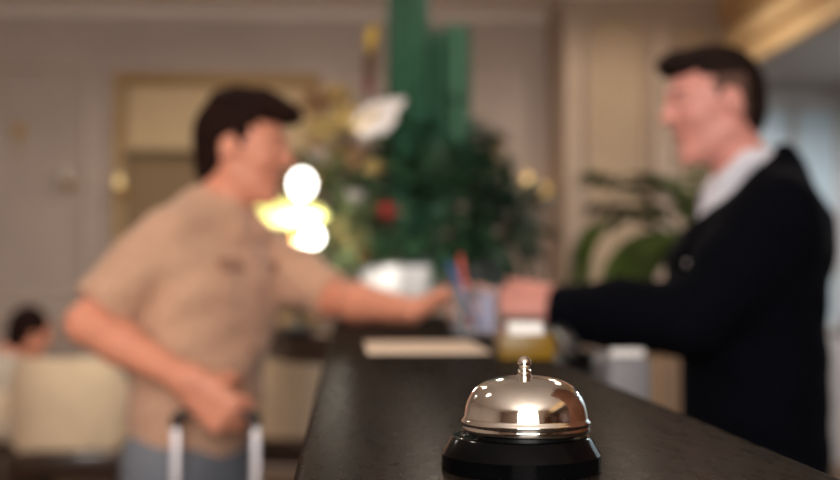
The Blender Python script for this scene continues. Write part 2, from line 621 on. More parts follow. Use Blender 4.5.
M = dict(
    wall=mat('taupe_wall_paint', srgb(188, 171, 160), 0.7, var=0.06, scale=2, bump=0.05, bscale=120),
    wall_brown=mat('brown_taupe_plaster', srgb(172, 150, 131), 0.7, var=0.05, scale=3, bump=0.05, bscale=90),
    wall_tan=mat('tan_plaster', srgb(170, 146, 119), 0.7, var=0.06, scale=3, bump=0.06, bscale=90),
    moulding=mat('moulding_paint', srgb(200, 183, 170), 0.55, var=0.04, scale=6),
    moulding_tan=mat('tan_moulding', srgb(214, 188, 156), 0.55, var=0.04, scale=6),
    ceiling=mat('ceiling_paint', srgb(244, 232, 222), 0.8, var=0.03, scale=2),
    floor=mat('brown_carpet', srgb(104, 82, 66), 0.9, col2=srgb(126, 102, 82), scale=30, bump=0.3, bscale=300),
    wood_dark=mat('dark_wood', srgb(48, 33, 25), 0.35, col2=srgb(66, 46, 34), scale=5, stretch=(10, 10, 1), coat=0.3),
    wood_panel=mat('brown_wood_panelling', srgb(96, 58, 40), 0.4, col2=srgb(122, 76, 52), scale=4, stretch=(8, 8, 0.8)),
    beam=mat('warm_carved_beam', srgb(236, 206, 158), 0.6, col2=srgb(220, 184, 134), scale=5, stretch=(1, 0.5, 6)),
    recess=mat('grey_blue_wall', srgb(192, 186, 182), 0.7, var=0.05, scale=3),
    soffit=mat('grey_soffit', srgb(166, 156, 148), 0.7, var=0.04, scale=3),
    pane=mat('frosted_pale_glass', srgb(196, 212, 218), 0.25, var=0.05, scale=2),
    gilt=mat('gilded_trim', srgb(190, 158, 112), 0.45, metal=0.25, var=0.12, scale=20),
    brass=mat('brass', srgb(196, 152, 84), 0.25, metal=1.0, var=0.06, scale=30),
    counter=counter_material(),
    chrome=mat('polished_nickel', (0.90, 0.865, 0.80, 1), 0.05, metal=1.0, var=0.05, scale=60, bump=0.03, bscale=900),
    black_gloss=mat('black_gloss_enamel', srgb(6, 6, 7), 0.12, var=0.2, scale=40, spec=0.12, bump=0.01, bscale=300),
    black=mat('black_plastic', srgb(20, 20, 22), 0.4, var=0.1, scale=30),
    skin=mat('warm_skin', srgb(232, 156, 126), 0.5, var=0.05, scale=30, sss=0.12),
    skin_pink=mat('pale_pink_skin', srgb(226, 156, 142), 0.5, var=0.05, scale=30, sss=0.12),
    lips=mat('lips', srgb(204, 124, 108), 0.45, var=0.04, scale=40),
    hair=mat('dark_brown_hair', srgb(26, 14, 11), 0.8, col2=srgb(44, 23, 17), scale=40, stretch=(1, 1, 6), spec=0.15),
    hair_short=mat('short_dark_hair', srgb(28, 18, 15), 0.8, col2=srgb(44, 29, 24), scale=60, spec=0.15),
    hair_fade=mat('faded_side_hair', srgb(112, 82, 70), 0.8, col2=srgb(88, 63, 54), scale=160),
    eye=mat('eye_white', srgb(225, 220, 215), 0.2, var=0.02, scale=30),
    iris=mat('dark_iris', srgb(40, 26, 18), 0.2, var=0.1, scale=90),
    shirt=mat('beige_cotton_shirt', srgb(210, 166, 138), 0.85, var=0.05, scale=30, bump=0.12, bscale=40, sheen=0.2),
    shirt_dark=mat('beige_shirt_stitching', srgb(160, 120, 96), 0.85, var=0.05, scale=30),
    denim=mat('grey_denim', srgb(108, 112, 122), 0.85, col2=srgb(126, 130, 138), scale=80, bump=0.1, bscale=200),
    jacket=mat('black_suit_wool', srgb(6, 7, 14), 0.9, var=0.12, scale=60, bump=0.1, bscale=150, spec=0.08),
    white_shirt=mat('white_shirt_cotton', srgb(232, 230, 240), 0.8, var=0.02, scale=30),
    tie=mat('lavender_tie', srgb(150, 142, 176), 0.6, var=0.08, scale=60),
    trouser=mat('black_trouser_wool', srgb(16, 16, 20), 0.85, var=0.1, scale=60),
    shoe=mat('black_leather', srgb(22, 18, 17), 0.35, var=0.1, scale=40),
    pole=mat('satin_aluminium', srgb(226, 220, 224), 0.35, metal=0.25, var=0.03, scale=20),
    suitcase=mat('dark_grey_shell', srgb(56, 60, 68), 0.4, var=0.08, scale=20),
    cream=mat('cream_upholstery', srgb(236, 210, 178), 0.8, var=0.04, scale=14, bump=0.06, bscale=160),
    paper=mat('cream_paper', srgb(238, 214, 190), 0.8, var=0.02, scale=12),
    white=mat('white_ceramic', srgb(238, 236, 236), 0.3, var=0.02, scale=10),
    card=mat('white_card', srgb(236, 232, 228), 0.7, var=0.02, scale=20),
    mustard=mat('mustard_lacquer', srgb(122, 90, 4), 0.4, var=0.08, scale=20),
    passport=mat('dark_green_cover', srgb(20, 34, 32), 0.5, var=0.12, scale=60),
    acrylic=mat('clear_acrylic', (0.93, 0.94, 0.97, 1), 0.05, trans=0.92, ior=1.3, var=0.01, scale=5),
    pen_red=mat('red_pen_plastic', srgb(196, 74, 54), 0.3, var=0.04, scale=50),
    pen_blue=mat('blue_pen_plastic', srgb(60, 100, 150), 0.3, var=0.04, scale=50),
    pen_black=mat('black_pen_plastic', srgb(26, 26, 28), 0.3, var=0.04, scale=50),
    lilac=mat('lilac_card', srgb(176, 174, 206), 0.7, var=0.03, scale=20),
    grey_plastic=mat('light_grey_plastic', srgb(120, 119, 124), 0.5, var=0.03, scale=20),
    oak=mat('oak_veneer', srgb(126, 98, 72), 0.5, col2=srgb(110, 84, 60), scale=6, stretch=(8, 8, 1)),
    leaf_dark=mat('dark_green_leaf', srgb(28, 52, 36), 0.45, col2=srgb(46, 78, 50), scale=18),
    leaf_mid=mat('mid_green_leaf', srgb(66, 76, 50), 0.55, col2=srgb(92, 100, 66), scale=14),
    leaf_palm=mat('palm_green_leaf', srgb(40, 52, 20), 0.7, col2=srgb(70, 90, 24), scale=5, spec=0.2),
    leaf_lime=mat('lime_leaf', srgb(138, 122, 76), 0.5, col2=srgb(160, 140, 92), scale=14),
    reed=mat('emerald_reed', srgb(36, 92, 66), 0.5, col2=srgb(50, 112, 80), scale=10, stretch=(4, 4, 0.6)),
    reed_dark=mat('deep_green_reed', srgb(22, 66, 46), 0.5, col2=srgb(32, 84, 58), scale=10, stretch=(4, 4, 0.6)),
    reed_pale=mat('paler_reed', srgb(92, 140, 112), 0.45, col2=srgb(74, 122, 94), scale=10, stretch=(4, 4, 0.6)),
    petal_white=mat('white_petal', srgb(240, 232, 230), 0.6, var=0.03, scale=20),
    petal_cream=mat('cream_petal', srgb(226, 200, 140), 0.6, col2=srgb(206, 176, 110), scale=30),
    petal_tan=mat('tan_petal', srgb(176, 140, 104), 0.6, col2=srgb(150, 112, 80), scale=30),
    petal_red=mat('red_petal', srgb(128, 34, 32), 0.5, var=0.1, scale=30),
    petal_orange=mat('orange_petal', srgb(200, 110, 50), 0.5, var=0.1, scale=30),
    petal_yellow=mat('yellow_petal', srgb(206, 170, 60), 0.5, var=0.1, scale=30),
    stem=mat('brown_stem', srgb(92, 66, 48), 0.7, var=0.1, scale=30),
    soil=mat('potting_soil', srgb(44, 32, 25), 0.95, var=0.2, scale=60),
    pot=mat('grey_glazed_pot', srgb(90, 88, 86), 0.4, var=0.06, scale=10),
    olive=mat('olive_fabric', srgb(154, 130, 98), 0.85, var=0.06, scale=10, stretch=(12, 12, 1)),
    blind=mat('cream_blind_fabric', srgb(222, 196, 156), 0.85, var=0.03, scale=20),
    bulb=mat('lit_white_bulb', (1, 0.98, 0.92, 1), 0.4, emit=(1, 0.97, 0.90, 1), estr=9.0),
    bulb_warm=mat('lit_amber_bulb', (1, 0.85, 0.5, 1), 0.4, emit=(1, 0.60, 0.16, 1), estr=1.25),
    bulb_dim=mat('dim_amber_bulb', (1, 0.85, 0.5, 1), 0.4, emit=(1, 0.70, 0.28, 1), estr=0.7),
    lime_shade=mat('lit_lime_glass_shade', (0.9, 0.9, 0.35, 1), 0.3, emit=(0.95, 0.90, 0.26, 1), estr=1.5),
    lens=mat('downlight_lens', (1, 0.95, 0.88, 1), 0.4, emit=(1, 0.90, 0.76, 1), estr=6.0),
    sky_pane=mat('bright_daylight_pane', (1, 1, 1, 1), 0.3, emit=(1, 0.97, 0.93, 1), estr=5.0),
    folder=mat('tan_card', srgb(140, 112, 84), 0.7, var=0.04, scale=20),
    linen=mat('pale_linen', srgb(206, 192, 176), 0.85, var=0.04, scale=30),
)

# ---------------------------------------------------------------- room
XL, XR, YF, YB, ZC = -4.2, 3.6, -2.5, 7.4, 2.9
YN = 6.9          # nearer, tan part of the back wall
XS = 1.285          # where it steps forward
XBEAM = 2.31


def struct(name, mb, m, parent=None, sharp=0.7):
    o = mb.build(name, m, parent=parent, org=(0, 0, 0) if parent is None else None, sharp=sharp)
    if parent is None:
        o['kind'] = 'structure'
    return o


struct('floor', MB().box2((XL, YF, -0.1), (XR, YB + .6, 0)), M['floor'])
struct('ceiling', MB().box2((XL, YF, ZC), (XR, YB + .6, ZC + 0.1)), M['ceiling'])
struct('wall_left', MB().box2((XL - 0.1, YF, 0), (XL, YB + .6, ZC)), M['wall'])
struct('wall_right', MB().box2((XR, YF, 0), (XR + 0.1, YB + .6, ZC)), M['wood_panel'])
# the wall behind the photographer, with an opening for the window
wf = MB()
wx0, wx1 = WIN['x'] - WIN['w'] / 2, WIN['x'] + WIN['w'] / 2
wz0, wz1 = WIN['z'] - WIN['h'] / 2, WIN['z'] + WIN['h'] / 2
wf.box2((XL, YF - 0.12, 0), (wx0, YF, ZC)).box2((wx1, YF - 0.12, 0), (XR, YF, ZC))
wf.box2((wx0, YF - 0.12, 0), (wx1, YF, wz0)).box2((wx0, YF - 0.12, wz1), (wx1, YF, ZC))
struct('wall_front', wf, M['wall'])
wn = struct('window_1', MB().box2((wx0, YF - 0.10, wz0), (wx1, YF - 0.09, wz1)), M['sky_pane'])
fr = MB()
for a, b in (((wx0 - .07, YF - .1, wz0 - .07), (wx0, YF + .025, wz1 + .07)), ((wx1, YF - .1, wz0 - .07), (wx1 + .07, YF + .025, wz1 + .07)),
             ((wx0, YF - .1, wz1), (wx1, YF + .025, wz1 + .07)), ((wx0, YF - .1, wz0 - .07), (wx1, YF + .025, wz0))):
    fr.box2(a, b, 0.006)
fr.build('window_frame', M['wood_dark'], parent=wn)
dr = struct('door_1', MB().box2((1.55, YF, 0), (2.55, YF + 0.05, 2.15), 0.005), M['wood_panel'])
MB().ball((1.66, YF + 0.10, 1.02), 0.03).tube([(1.66, YF + .04, 1.02), (1.66, YF + .09, 1.02)], 0.012).build('door_handle', M['brass'], parent=dr)

# back wall: opening of the alcove window at the left, step forward at the right
AX0, AX1, AZ0, AZ1 = -1.40, -0.22, 0.95, 2.44
wb = MB()
wb.box2((XL, YB, 0), (AX0, YB + 0.35, ZC)).box2((AX1, YB, 0), (XS, YB + 0.35, ZC))
wb.box2((AX0, YB, 0), (AX1, YB + 0.35, AZ0)).box2((AX0, YB, AZ1), (AX1, YB + 0.35, ZC))
wall_back = struct('wall_back', wb, M['wall'])
PROF = [(-0.022, 0), (-0.022, 0.012), (-0.012, 0.028), (0.004, 0.030), (0.014, 0.016), (0.022, 0.012), (0.022, 0)]


def panel(mb, x0, x1, z0, z1, y, arch=False):
    pts = [(x0, y, z0), (x1, y, z0)]
    if arch:
        r = (x1 - x0) / 2
        for k in range(13):
            a = math.pi * k / 12
            pts.append(((x0 + x1) / 2 + r * math.cos(a), y, z1 - r + r * math.sin(a)))
    else:
        pts += [(x1, y, z1), (x0, y, z1)]
    mb.sweep(pts, PROF, closed=True, normal=(0, -1, 0))


pm = MB()
for (x0, x1) in ((-4.0, -3.05), (-2.9, -2.42), (-2.28, -1.62)):
    panel(pm, x0, x1, 1.08, 2.52, YB)
    panel(pm, x0, x1, 0.25, 0.90, YB)
panel(pm, AX0, AX1, 0.25, 0.84, YB)
for (x0, x1) in ((-0.02, 0.42), (0.52, 1.14)):
    panel(pm, x0, x1, 1.08, 2.60, YB)
    panel(pm, x0, x1, 0.25, 0.90, YB)
struct('trim_1', pm, M['moulding'])
rail = MB()
rail.box2((XL, YB - 0.03, 0.965), (AX0 - .1, YB, 1.015), 0.01).box2((AX1 + .1, YB - 0.03, 0.965), (XS, YB, 1.015), 0.01)
struct('trim_2', rail, M['moulding'])
CORN = [(0, 0), (0.06, 0), (0.06, -0.012), (0.045, -0.02), (0.03, -0.035), (0.02, -0.042), (0.015, -0.05), (0, -0.05)]
cn = MB()
vs = []
for x in (XL, XS):
    vs += [(x, YB - a, ZC + z) for a, z in CORN]
n8 = len(CORN)
cn.add(vs, [(i, (i + 1) % n8, n8 + (i + 1) % n8, n8 + i) for i in range(n8)] + [list(range(n8)), list(range(n8, 2 * n8))[::-1]])
struct('trim_3', cn, M['ceiling'])
struct('baseboard_back', MB().box2((XL, YB - 0.02, 0), (XS, YB, 0.14), 0.006), M['moulding'])

# alcove window with a gilt frame and a blind
w2 = struct('window_2', MB().box2((AX0, YB + 0.13, AZ0), (AX1, YB + 0.17, AZ1)), M['olive'])
fm = MB()
fm.sweep([(AX0, YB, AZ0), (AX1, YB, AZ0), (AX1, YB, AZ1), (AX0, YB, AZ1)],
         [(-0.01, 0), (-0.01, 0.03), (0.02, 0.05), (0.05, 0.035), (0.06, 0)], closed=True, normal=(0, -1, 0))
fm.build('window_frame', M['gilt'], parent=w2)
mull = MB()
mull.box2(((AX0 + AX1) / 2 - .02, YB + .09, AZ0), ((AX0 + AX1) / 2 + .02, YB + .13, AZ1), 0.004)
mull.box2((AX0, YB + .09, 1.42), (AX1, YB + .13, 1.46), 0.004)
mull.build('glazing_bar', M['gilt'], parent=w2)
bl = thing('roman_blind', (-0.78, YB + 0.05, AZ1), 'cream pleated blind drawn halfway down the gilt framed window', 'blind')
b = MB()
zz = AZ1
k = 0
pts = []
for i in range(6):
    z0 = AZ1 - 0.02 - i * 0.068
    b.box((( AX0 + AX1) / 2, YB + 0.05 - 0.008 * (i % 2), z0 - 0.036), (AX1 - AX0 - 0.03, 0.03 + 0.006 * i, 0.074), 0.015, seg=3)
b.build('blind_fabric', M['blind'], parent=bl)
MB().box(((AX0 + AX1) / 2, YB + 0.05, AZ1 - 0.015), (AX1 - AX0 - 0.025, 0.05, 0.03), 0.004).build('head_rail', M['gilt'], parent=bl)

# tan right-hand stretch of the back wall
struct('wall_back_right', MB().box2((XS, YN, 0), (XBEAM, YB + 0.35, ZC)), M['wall_brown'])
im = MB()
for x0, x1, z1, arch in ((1.455, 1.785, 2.785, True), (1.995, 2.225, 2.705, False)):
    out = [(x0, 1.065), (x1, 1.065)]
    if arch:
        r_ = (x1 - x0) / 2
        out += [((x0 + x1) / 2 + r_ * math.cos(math.pi * k / 16), z1 - r_ + r_ * math.sin(math.pi * k / 16)) for k in range(17)]
    else:
        out += [(x1, z1), (x0, z1)]
    n_ = len(out)
    im.add([(x, YN - .004, z) for x, z in out] + [(x, YN, z) for x, z in out],
           [list(range(n_)), list(range(n_, 2 * n_))[::-1]] + [(i, (i + 1) % n_, n_ + (i + 1) % n_, n_ + i) for i in range(n_)])
struct('trim_10', im, M['wall_tan'])
tm = MB()
panel(tm, 1.44, 1.80, 1.05, 2.80, YN, arch=True)
panel(tm, 1.44, 1.80, 0.2, 0.85, YN)
panel(tm, 1.98, 2.24, 1.05, 2.72, YN)
panel(tm, 1.98, 2.24, 0.2, 0.85, YN)
tm.box2((1.30, YN - 0.05, 0), (1.40, YN, ZC - .12), 0.012)
tm.box2((1.84, YN - 0.05, 0), (1.94, YN, ZC - .12), 0.012)
tm.box2((XS - .02, YN - 0.03, 0.93), (XBEAM, YN, 0.98), 0.01)
struct('trim_4', tm, M['wall_brown'])
# rosettes on the walls
for i, (px, py, yw) in enumerate(((25, 133, YB), (497, 148, YB))):
    D = yw / math.cos(R(3.63))
    p = W(px, py, D)
    p.y = yw
    rm = MB()
    rot = Matrix.Rotation(R(90), 3, 'X')
    rm.lathe([(0.05, 0), (0.05, 0.006), (0.03, 0.018), (0.016, 0.014), (0.012, 0.026), (0.0, 0.028)], p, n=32, rot=rot,
             fn=lambda a, z: 1 + 0.16 * math.cos(8 * a) if z < 0.02 else 1)
    rm.box((p.x, p.y - 0.008, p.z - 0.10), (0.02, 0.012, 0.12), 0.005)
    struct('trim_%d' % (5 + i), rm, M['gilt'] if i < 2 else M['moulding_tan'])
# bulkhead over the back office and the recess behind it
bk = MB()
bk.box2((XBEAM, YF, 2.42), (XR, YB + .35, ZC))
bulk = struct('ceiling_bulkhead', bk, M['soffit'])
bf = MB()
for z0, z1, t in ((2.42, 2.50, 0.035), (2.50, 2.56, 0.015), (2.56, 2.66, 0.05), (2.66, 2.76, 0.02), (2.76, 2.90, 0.07)):
    bf.box2((XBEAM - t, YF, z0), (XBEAM, YB - .5, z1), 0.008)
struct('trim_8', bf, M['beam'])
struct('wall_recess', MB().box2((XBEAM, YB + .0, 0), (XR, YB + 0.35, 2.42)), M['recess'])
rw = struct('window_3', MB().box2((2.62, YB - 0.012, 0.9), (3.5, YB - 0.004, 2.3)), M['pane'])
rf = MB()
for x in (2.60, 2.90, 3.20, 3.50):
    rf.box2((x - 0.025, YB - 0.04, 0.86), (x + 0.025, YB - 0.012, 2.34), 0.005)
rf.box2((2.6, YB - 0.04, 2.29), (3.5, YB - 0.012, 2.34), 0.005).box2((2.6, YB - 0.04, 0.86), (3.5, YB - 0.012, 0.91), 0.005)
rf.build('window_frame', M['recess'], parent=rw)
struct('wall_partition', MB().box2((1.16, 0.45, 0), (1.26, 1.65, ZC), 0.006), M['wood_panel'])
# tall pale glazed side panel at the back-office side of the recess
struct('window_4', MB().box2((3.50, 3.2, 0.0), (3.58, 6.6, 2.40), 0.01), M['pane'])


# ---------------------------------------------------------------- lamps of the room
def downlight(x, y, z, watts, col, label, group):
    t = thing('ceiling_downlight', (x, y, z), label, 'ceiling light', group)
    MB().lathe([(0.062, 0), (0.062, -0.006), (0.048, -0.010), (0.044, -0.004), (0.044, 0)], (x, y, z), n=32).build('trim_ring', M['white'], parent=t)
    MB().lathe([(0.043, -0.001), (0.043, -0.003), (0.0, -0.003)], (x, y, z), n=32).build('lens', M['lens'], parent=t)
    d = bpy.data.lights.new('downlight_lamp', 'SPOT')
    d.energy, d.color, d.spot_size, d.spot_blend, d.shadow_soft_size = watts, col, R(174), 0.5, 0.04
    o = bpy.data.objects.new('downlight_lamp', d)
    o.location = (0, 0, -0.03)
    o.parent = t
    COL.objects.link(o)


for (x, y, w, c) in DOWN:
    downlight(x, y, ZC, w * 1.0, c, 'small round white downlight set flush in the pale ceiling', 'downlights in the pale ceiling')
for (x, y, w, c) in SOFFIT:
    downlight(x, y, 2.42, w, c, 'small round cool downlight set in the grey soffit', 'downlights in the grey soffit')


def sconce(px, py, D, n, bm, label, shade=None):
    p = W(px, py, D)
    p = W(px, py, D * (YB - .1) / p.y)
    y = YB - 0.002
    if p.x > XS:
        y = YN - 0.002
    t = thing('wall_sconce', (p.x, y, p.z - 0.05), label, 'wall lamp')
    rot = Matrix.Rotation(R(90), 3, 'X')
    MB().lathe([(0.035, 0), (0.035, 0.01), (0.02, 0.02), (0, 0.022)], (p.x, y, p.z - 0.06), n=28, rot=rot).build('wall_plate', M['brass'], parent=t)
    for i in range(n):
        dx = 0 if n == 1 else (-0.052 + 0.104 * i)
        dz = 0.0 if n == 1 else (0.03 - 0.06 * i)
        c = V(p.x + dx, y - 0.10, p.z + dz)
        a = [V(p.x, y - 0.015, p.z - 0.06), V(p.x + dx * .5, y - 0.06, p.z - 0.10), V(p.x + dx, y - 0.10, p.z - 0.085 + dz), c - V(0, 0, 0.045)]
        arm = MB().tube(a, 0.006, n=8).build('arm', M['brass'], parent=t)
        MB().lathe([(0.0, -0.05), (0.024, -0.048), (0.026, -0.042), (0.012, -0.04), (0.012, -0.03)], c, n=20).build('candle_cup', M['brass'], parent=arm)
        if shade:
            MB().lathe([(0.045, -0.05), (0.03, 0.05), (0.028, 0.05), (0.043, -0.05)], c, n=28).build('lamp_shade', shade, parent=t)
        MB().lathe([(0.008, -0.04), (0.022, -0.02), (0.026, 0.0), (0.022, 0.022), (0.01, 0.04), (0.0, 0.046)], c, n=20).build('bulb', bm, parent=t)


sconce(536, 185, 6.95, 2, M['bulb_warm'], 'two-armed brass wall lamp with amber bulbs right of the green arrangement')
sconce(119, 182, 7.3, 1, M['bulb_dim'], 'single brass wall lamp at the left edge of the gilt framed window')
sconce(66, 174, 7.3, 1, M['bulb_dim'], 'shaded brass wall lamp on the panelled wall at far left', shade=M['linen'])

# ---------------------------------------------------------------- reception counter
CX0, CX1, CY0, CY1 = -0.0275, 0.2535, -0.55, 3.05
ct = thing('reception_counter', (0.113, 1.25, 0), 'long dark-topped reception counter running away under the desk bell', 'counter')
MB().box2((CX0, CY0, TOP_Z - 0.045), (CX1, CY1, TOP_Z), 0.006, seg=4).build('countertop', M['counter'], parent=ct)
bd = MB().box2((CX0 + 0.03, CY0 + .03, 0.10), (CX1 - 0.02, CY1 - .03, TOP_Z - 0.045))
bd.build('body', M['wood_dark'], parent=ct)
pn = MB()
for i in range(4):
    y0 = CY0 + 0.08 + i * 0.87
    pn.sweep([(CX0 + .03, y0, .2), (CX0 + .03, y0 + .80, .2), (CX0 + .03, y0 + .80, .98), (CX0 + .03, y0, .98)], [(x * .6, z * .5) for x, z in PROF], closed=True, normal=(-1, 0, 0))
pn.build('panel_moulding', M['wood_dark'], parent=ct)
MB().box2((CX0 + 0.05, CY0 + .05, 0), (CX1 - 0.04, CY1 - .05, 0.10)).build('plinth', M['black'], parent=ct)
# lower work desk behind it
DKZ = 0.78
dk = thing('work_desk', (0.44, 1.6, 0), 'lower wooden work desk behind the reception counter', 'desk')
MB().box2((CX1 + .004, 0.2, DKZ - 0.035), (0.64, 3.0, DKZ), 0.004).build('desktop', M['oak'], parent=dk)
for y in (0.3, 1.6, 2.9):
    MB().box2((CX1 + .02, y - 0.015, 0), (0.60, y + 0.015, DKZ - 0.035), 0.002).build('side_panel', M['oak'], parent=dk)

# ---------------------------------------------------------------- desk bell
bx, by = W(521, 469, 0.62).x, W(521, 469, 0.62).y
bp = V(bx, by, TOP_Z)
bell = thing('desk_bell', bp, 'shiny silver desk bell on a black base at the front of the counter', 'bell')
mm = 0.001
base = [(41.0, 0), (42.2, 0.8), (42.2, 8.6), (41.6, 9.6), (37.2, 17.0), (36.4, 17.9), (34.5, 18.3), (32.0, 18.0), (31.0, 17.0), (0, 17.0)]
MB().lathe([(r * mm, z * mm) for r, z in base], bp, n=96).build('base', M['black_gloss'], parent=bell, sharp=0.5)
dome = [(31.5, 20.3), (33.6, 20.0), (34.2, 20.6), (34.2, 23.0), (33.9, 24.2), (34.5, 25.0), (34.5, 25.9), (33.6, 26.8), (33.0, 28.0),
        (32.6, 31), (31.6, 35), (29.7, 39), (26.8, 42.6), (23.0, 45.4), (18.0, 47.4), (12.0, 48.6), (6.0, 49.1), (2.5, 49.2), (0, 49.2)]
# smooth the crown with a finer curve
fine = []
for i in range(len(dome) - 1):
    fine.append(dome[i])
    if i >= 8 and i < len(dome) - 2:
        p0, p1, p2, p3 = dome[max(i - 1, 8)], dome[i], dome[i + 1], dome[min(i + 2, len(dome) - 1)]
        for t in (0.25, 0.5, 0.75):
            q = []
            for a in (0, 1):
                q.append(0.5 * ((2 * p1[a]) + (-p0[a] + p2[a]) * t + (2 * p0[a] - 5 * p1[a] + 4 * p2[a] - p3[a]) * t * t + (-p0[a] + 3 * p1[a] - 3 * p2[a] + p3[a]) * t ** 3))
            fine.append(tuple(q))
fine.append(dome[-1])
bd_ = bp + V(.0027, 0, 0)
MB().lathe([(r * mm, z * mm) for r, z in fine], bd_, n=128).build('dome', M['chrome'], parent=bell, sharp=1.0)
MB().lathe([(r * mm, z * mm) for r, z in [(26, 17), (26, 20.4), (24, 20.6), (0, 20.6)]], bd_, n=48).build('bell_collar', M['black'], parent=bell)
nut = [(3.9, 48.6), (3.9, 50.2), (3.0, 50.5), (3.5, 50.9), (3.7, 51.5), (3.7, 52.4), (2.4, 52.8), (2.2, 54.0)]
MB().lathe([(r * mm, z * mm) for r, z in nut], bd_ - V(.0008, 0, 0), n=40).build('stem', M['chrome'], parent=bell)
MB().ball(bd_ + V(-.0008, 0, 56.1 * mm), 3.7 * mm, 32, 20).build('striker_button', M['chrome'], parent=bell)

# ---------------------------------------------------------------- things on the counter
pp = thing('sheet_of_paper', (0.11, 1.68, TOP_Z), 'cream sheet of paper lying flat on the counter beyond the bell', 'paper')
pb = MB().box2((0.028, 1.52, TOP_Z + 0.0003), (0.19, 1.80, TOP_Z + 0.002), 0.0004)
pb.build('page', M['paper'], parent=pp)

# pen cup
cpos = W(474, 340, 1.98)
cpos.z = TOP_Z
cup = thing('pen_cup', cpos, 'clear square acrylic cup of pens on the counter between the two men', 'pen holder')
cm = MB()
hw, ch, th = 0.040, 0.078, 0.003
cm.box2((cpos.x - hw, cpos.y - hw, TOP_Z), (cpos.x + hw, cpos.y + hw, TOP_Z + 0.005))
for sx in (-1, 1):
    cm.box((cpos.x + sx * (hw - th / 2), cpos.y, TOP_Z + .005 + ch / 2), (th, hw * 2, ch))
    cm.box((cpos.x, cpos.y + sx * (hw - th / 2), TOP_Z + .005 + ch / 2), (hw * 2 - 2 * th, th, ch))
cm.build('cup_wall', M['acrylic'], parent=cup, smooth=False)
ci = thing('leaflet', (cpos.x + 0.022, cpos.y, TOP_Z + 0.006), 'lilac leaflet standing at the right inside the pen cup', 'leaflet')
MB().box((cpos.x + 0.022, cpos.y + 0.004, TOP_Z + 0.039), (0.022, 0.002, 0.064), 0.0005).box((cpos.x + 0.022, cpos.y + 0.0015, TOP_Z + 0.039), (0.022, 0.002, 0.064), 0.0005).build('folded_page', M['lilac'], parent=ci)


def pen(foot, tip, m, label):
    foot, tip = V(*foot), V(*tip)
    d = (tip - foot).normalized()
    L = (tip - foot).length
    t = thing('pen', foot, label, 'pen')
    MB().tube([foot + d * .008, foot + d * (L * .93)], 0.0045, n=12).build('barrel', m, parent=t)
    MB().tube([foot, foot + d * .008], [0.0008, 0.004], n=12).build('nib', M['pole'], parent=t)
    MB().tube([foot + d * (L * .93), tip], 0.0036, n=12).box(foot + d * (L * .8) + V(0, -.007, 0), (0.003, 0.002, 0.03), rot=Matrix.Identity(3)).build('clip', m, parent=t)


zb = TOP_Z + 0.006
pen((cpos.x + .010, cpos.y - .022, zb), (cpos.x - .046, cpos.y - .012, zb + .120), M['pen_blue'], 'blue pen leaning left in the acrylic cup')
pen((cpos.x - .004, cpos.y - .006, zb), (cpos.x - .024, cpos.y - .002, zb + .132), M['pen_red'], 'red pen standing nearly upright in the acrylic cup')
pen((cpos.x - .020, cpos.y + .020, zb), (cpos.x + .010, cpos.y + .014, zb + .118), M['pen_black'], 'black pen leaning right in the acrylic cup')
pen((cpos.x + .002, cpos.y + .014, zb), (cpos.x - .047, cpos.y + .028, zb + .100), M['pen_black'], 'shorter black pen leaning left in the acrylic cup')

# mustard box with white cards
mpos = W(524, 358, 1.45)
mpos.z = TOP_Z
mb_ = thing('card_box', mpos, 'open mustard yellow card box on the counter under the clerk\'s hand', 'box')
q = MB()
q.box2((mpos.x - .031, mpos.y - .03, TOP_Z), (mpos.x + .031, mpos.y + .03, TOP_Z + .004), 0.001)
for sx in (-1, 1):
    q.box2((mpos.x + sx * .031 - .002, mpos.y - .03, TOP_Z), (mpos.x + sx * .031 + .002, mpos.y + .03, TOP_Z + .030), 0.001)
    q.box2((mpos.x - .031, mpos.y + sx * .03 - .002, TOP_Z), (mpos.x + .031, mpos.y + sx * .03 + .002, TOP_Z + .030), 0.001)
q.build('tray', M['mustard'], parent=mb_)
for i in range(5):
    y = mpos.y - .02 + i * .009
    o = MB().box((mpos.x + .001, y, TOP_Z + .0245), (0.040, 0.0018, 0.040), 0.0006, rot=Matrix.Rotation(R(-6), 3, 'X')).build('business_card', M['card'], org=(mpos.x, y, TOP_Z + .005))
    tag(o, 'white card standing upright in the mustard yellow box', 'card', 'white cards in the mustard box')

# things on the lower desk
gp = W(621, 372, 1.95)
pr = thing('receipt_printer', (gp.x, gp.y, DKZ), 'light grey receipt printer on the lower desk behind the counter', 'printer')
MB().box2((gp.x - .06, gp.y - .08, DKZ), (gp.x + .06, gp.y + .08, DKZ + .16), 0.012, seg=3).build('stand', M['black'], parent=pr)
MB().box2((gp.x - .036, gp.y - .06, DKZ + .16), (gp.x + .036, gp.y + .07, DKZ + .31), 0.012, seg=3).build('housing', M['grey_plastic'], parent=pr)
MB().box2((gp.x - .028, gp.y - .045, DKZ + .31), (gp.x + .028, gp.y - .043, DKZ + .322), 0.0005).build('paper_slip', M['card'], parent=pr)
tp = W(582, 372, 2.22)
ph = thing('desk_telephone', (tp.x, tp.y, DKZ), 'black desk telephone raised on a stand beside the grey printer', 'telephone')
MB().box2((tp.x - .05, tp.y - .06, DKZ), (tp.x + .05, tp.y + .06, DKZ + .25), 0.01).build('stand', M['black'], parent=ph)
MB().box((tp.x, tp.y, DKZ + .265), (.09, .17, .03), 0.008, rot=Matrix.Rotation(R(12), 3, 'X')).build('console', M['black'], parent=ph)
MB().tube([(tp.x - .03, tp.y - .08, DKZ + .285), (tp.x - .03, tp.y - .06, DKZ + .312), (tp.x - .03, tp.y + .05, DKZ + .335), (tp.x - .03, tp.y + .07, DKZ + .322)], [.018, .013, .013, .018], n=14).build('handset', M['black'], parent=ph)
fp = W(656, 380, 2.05)
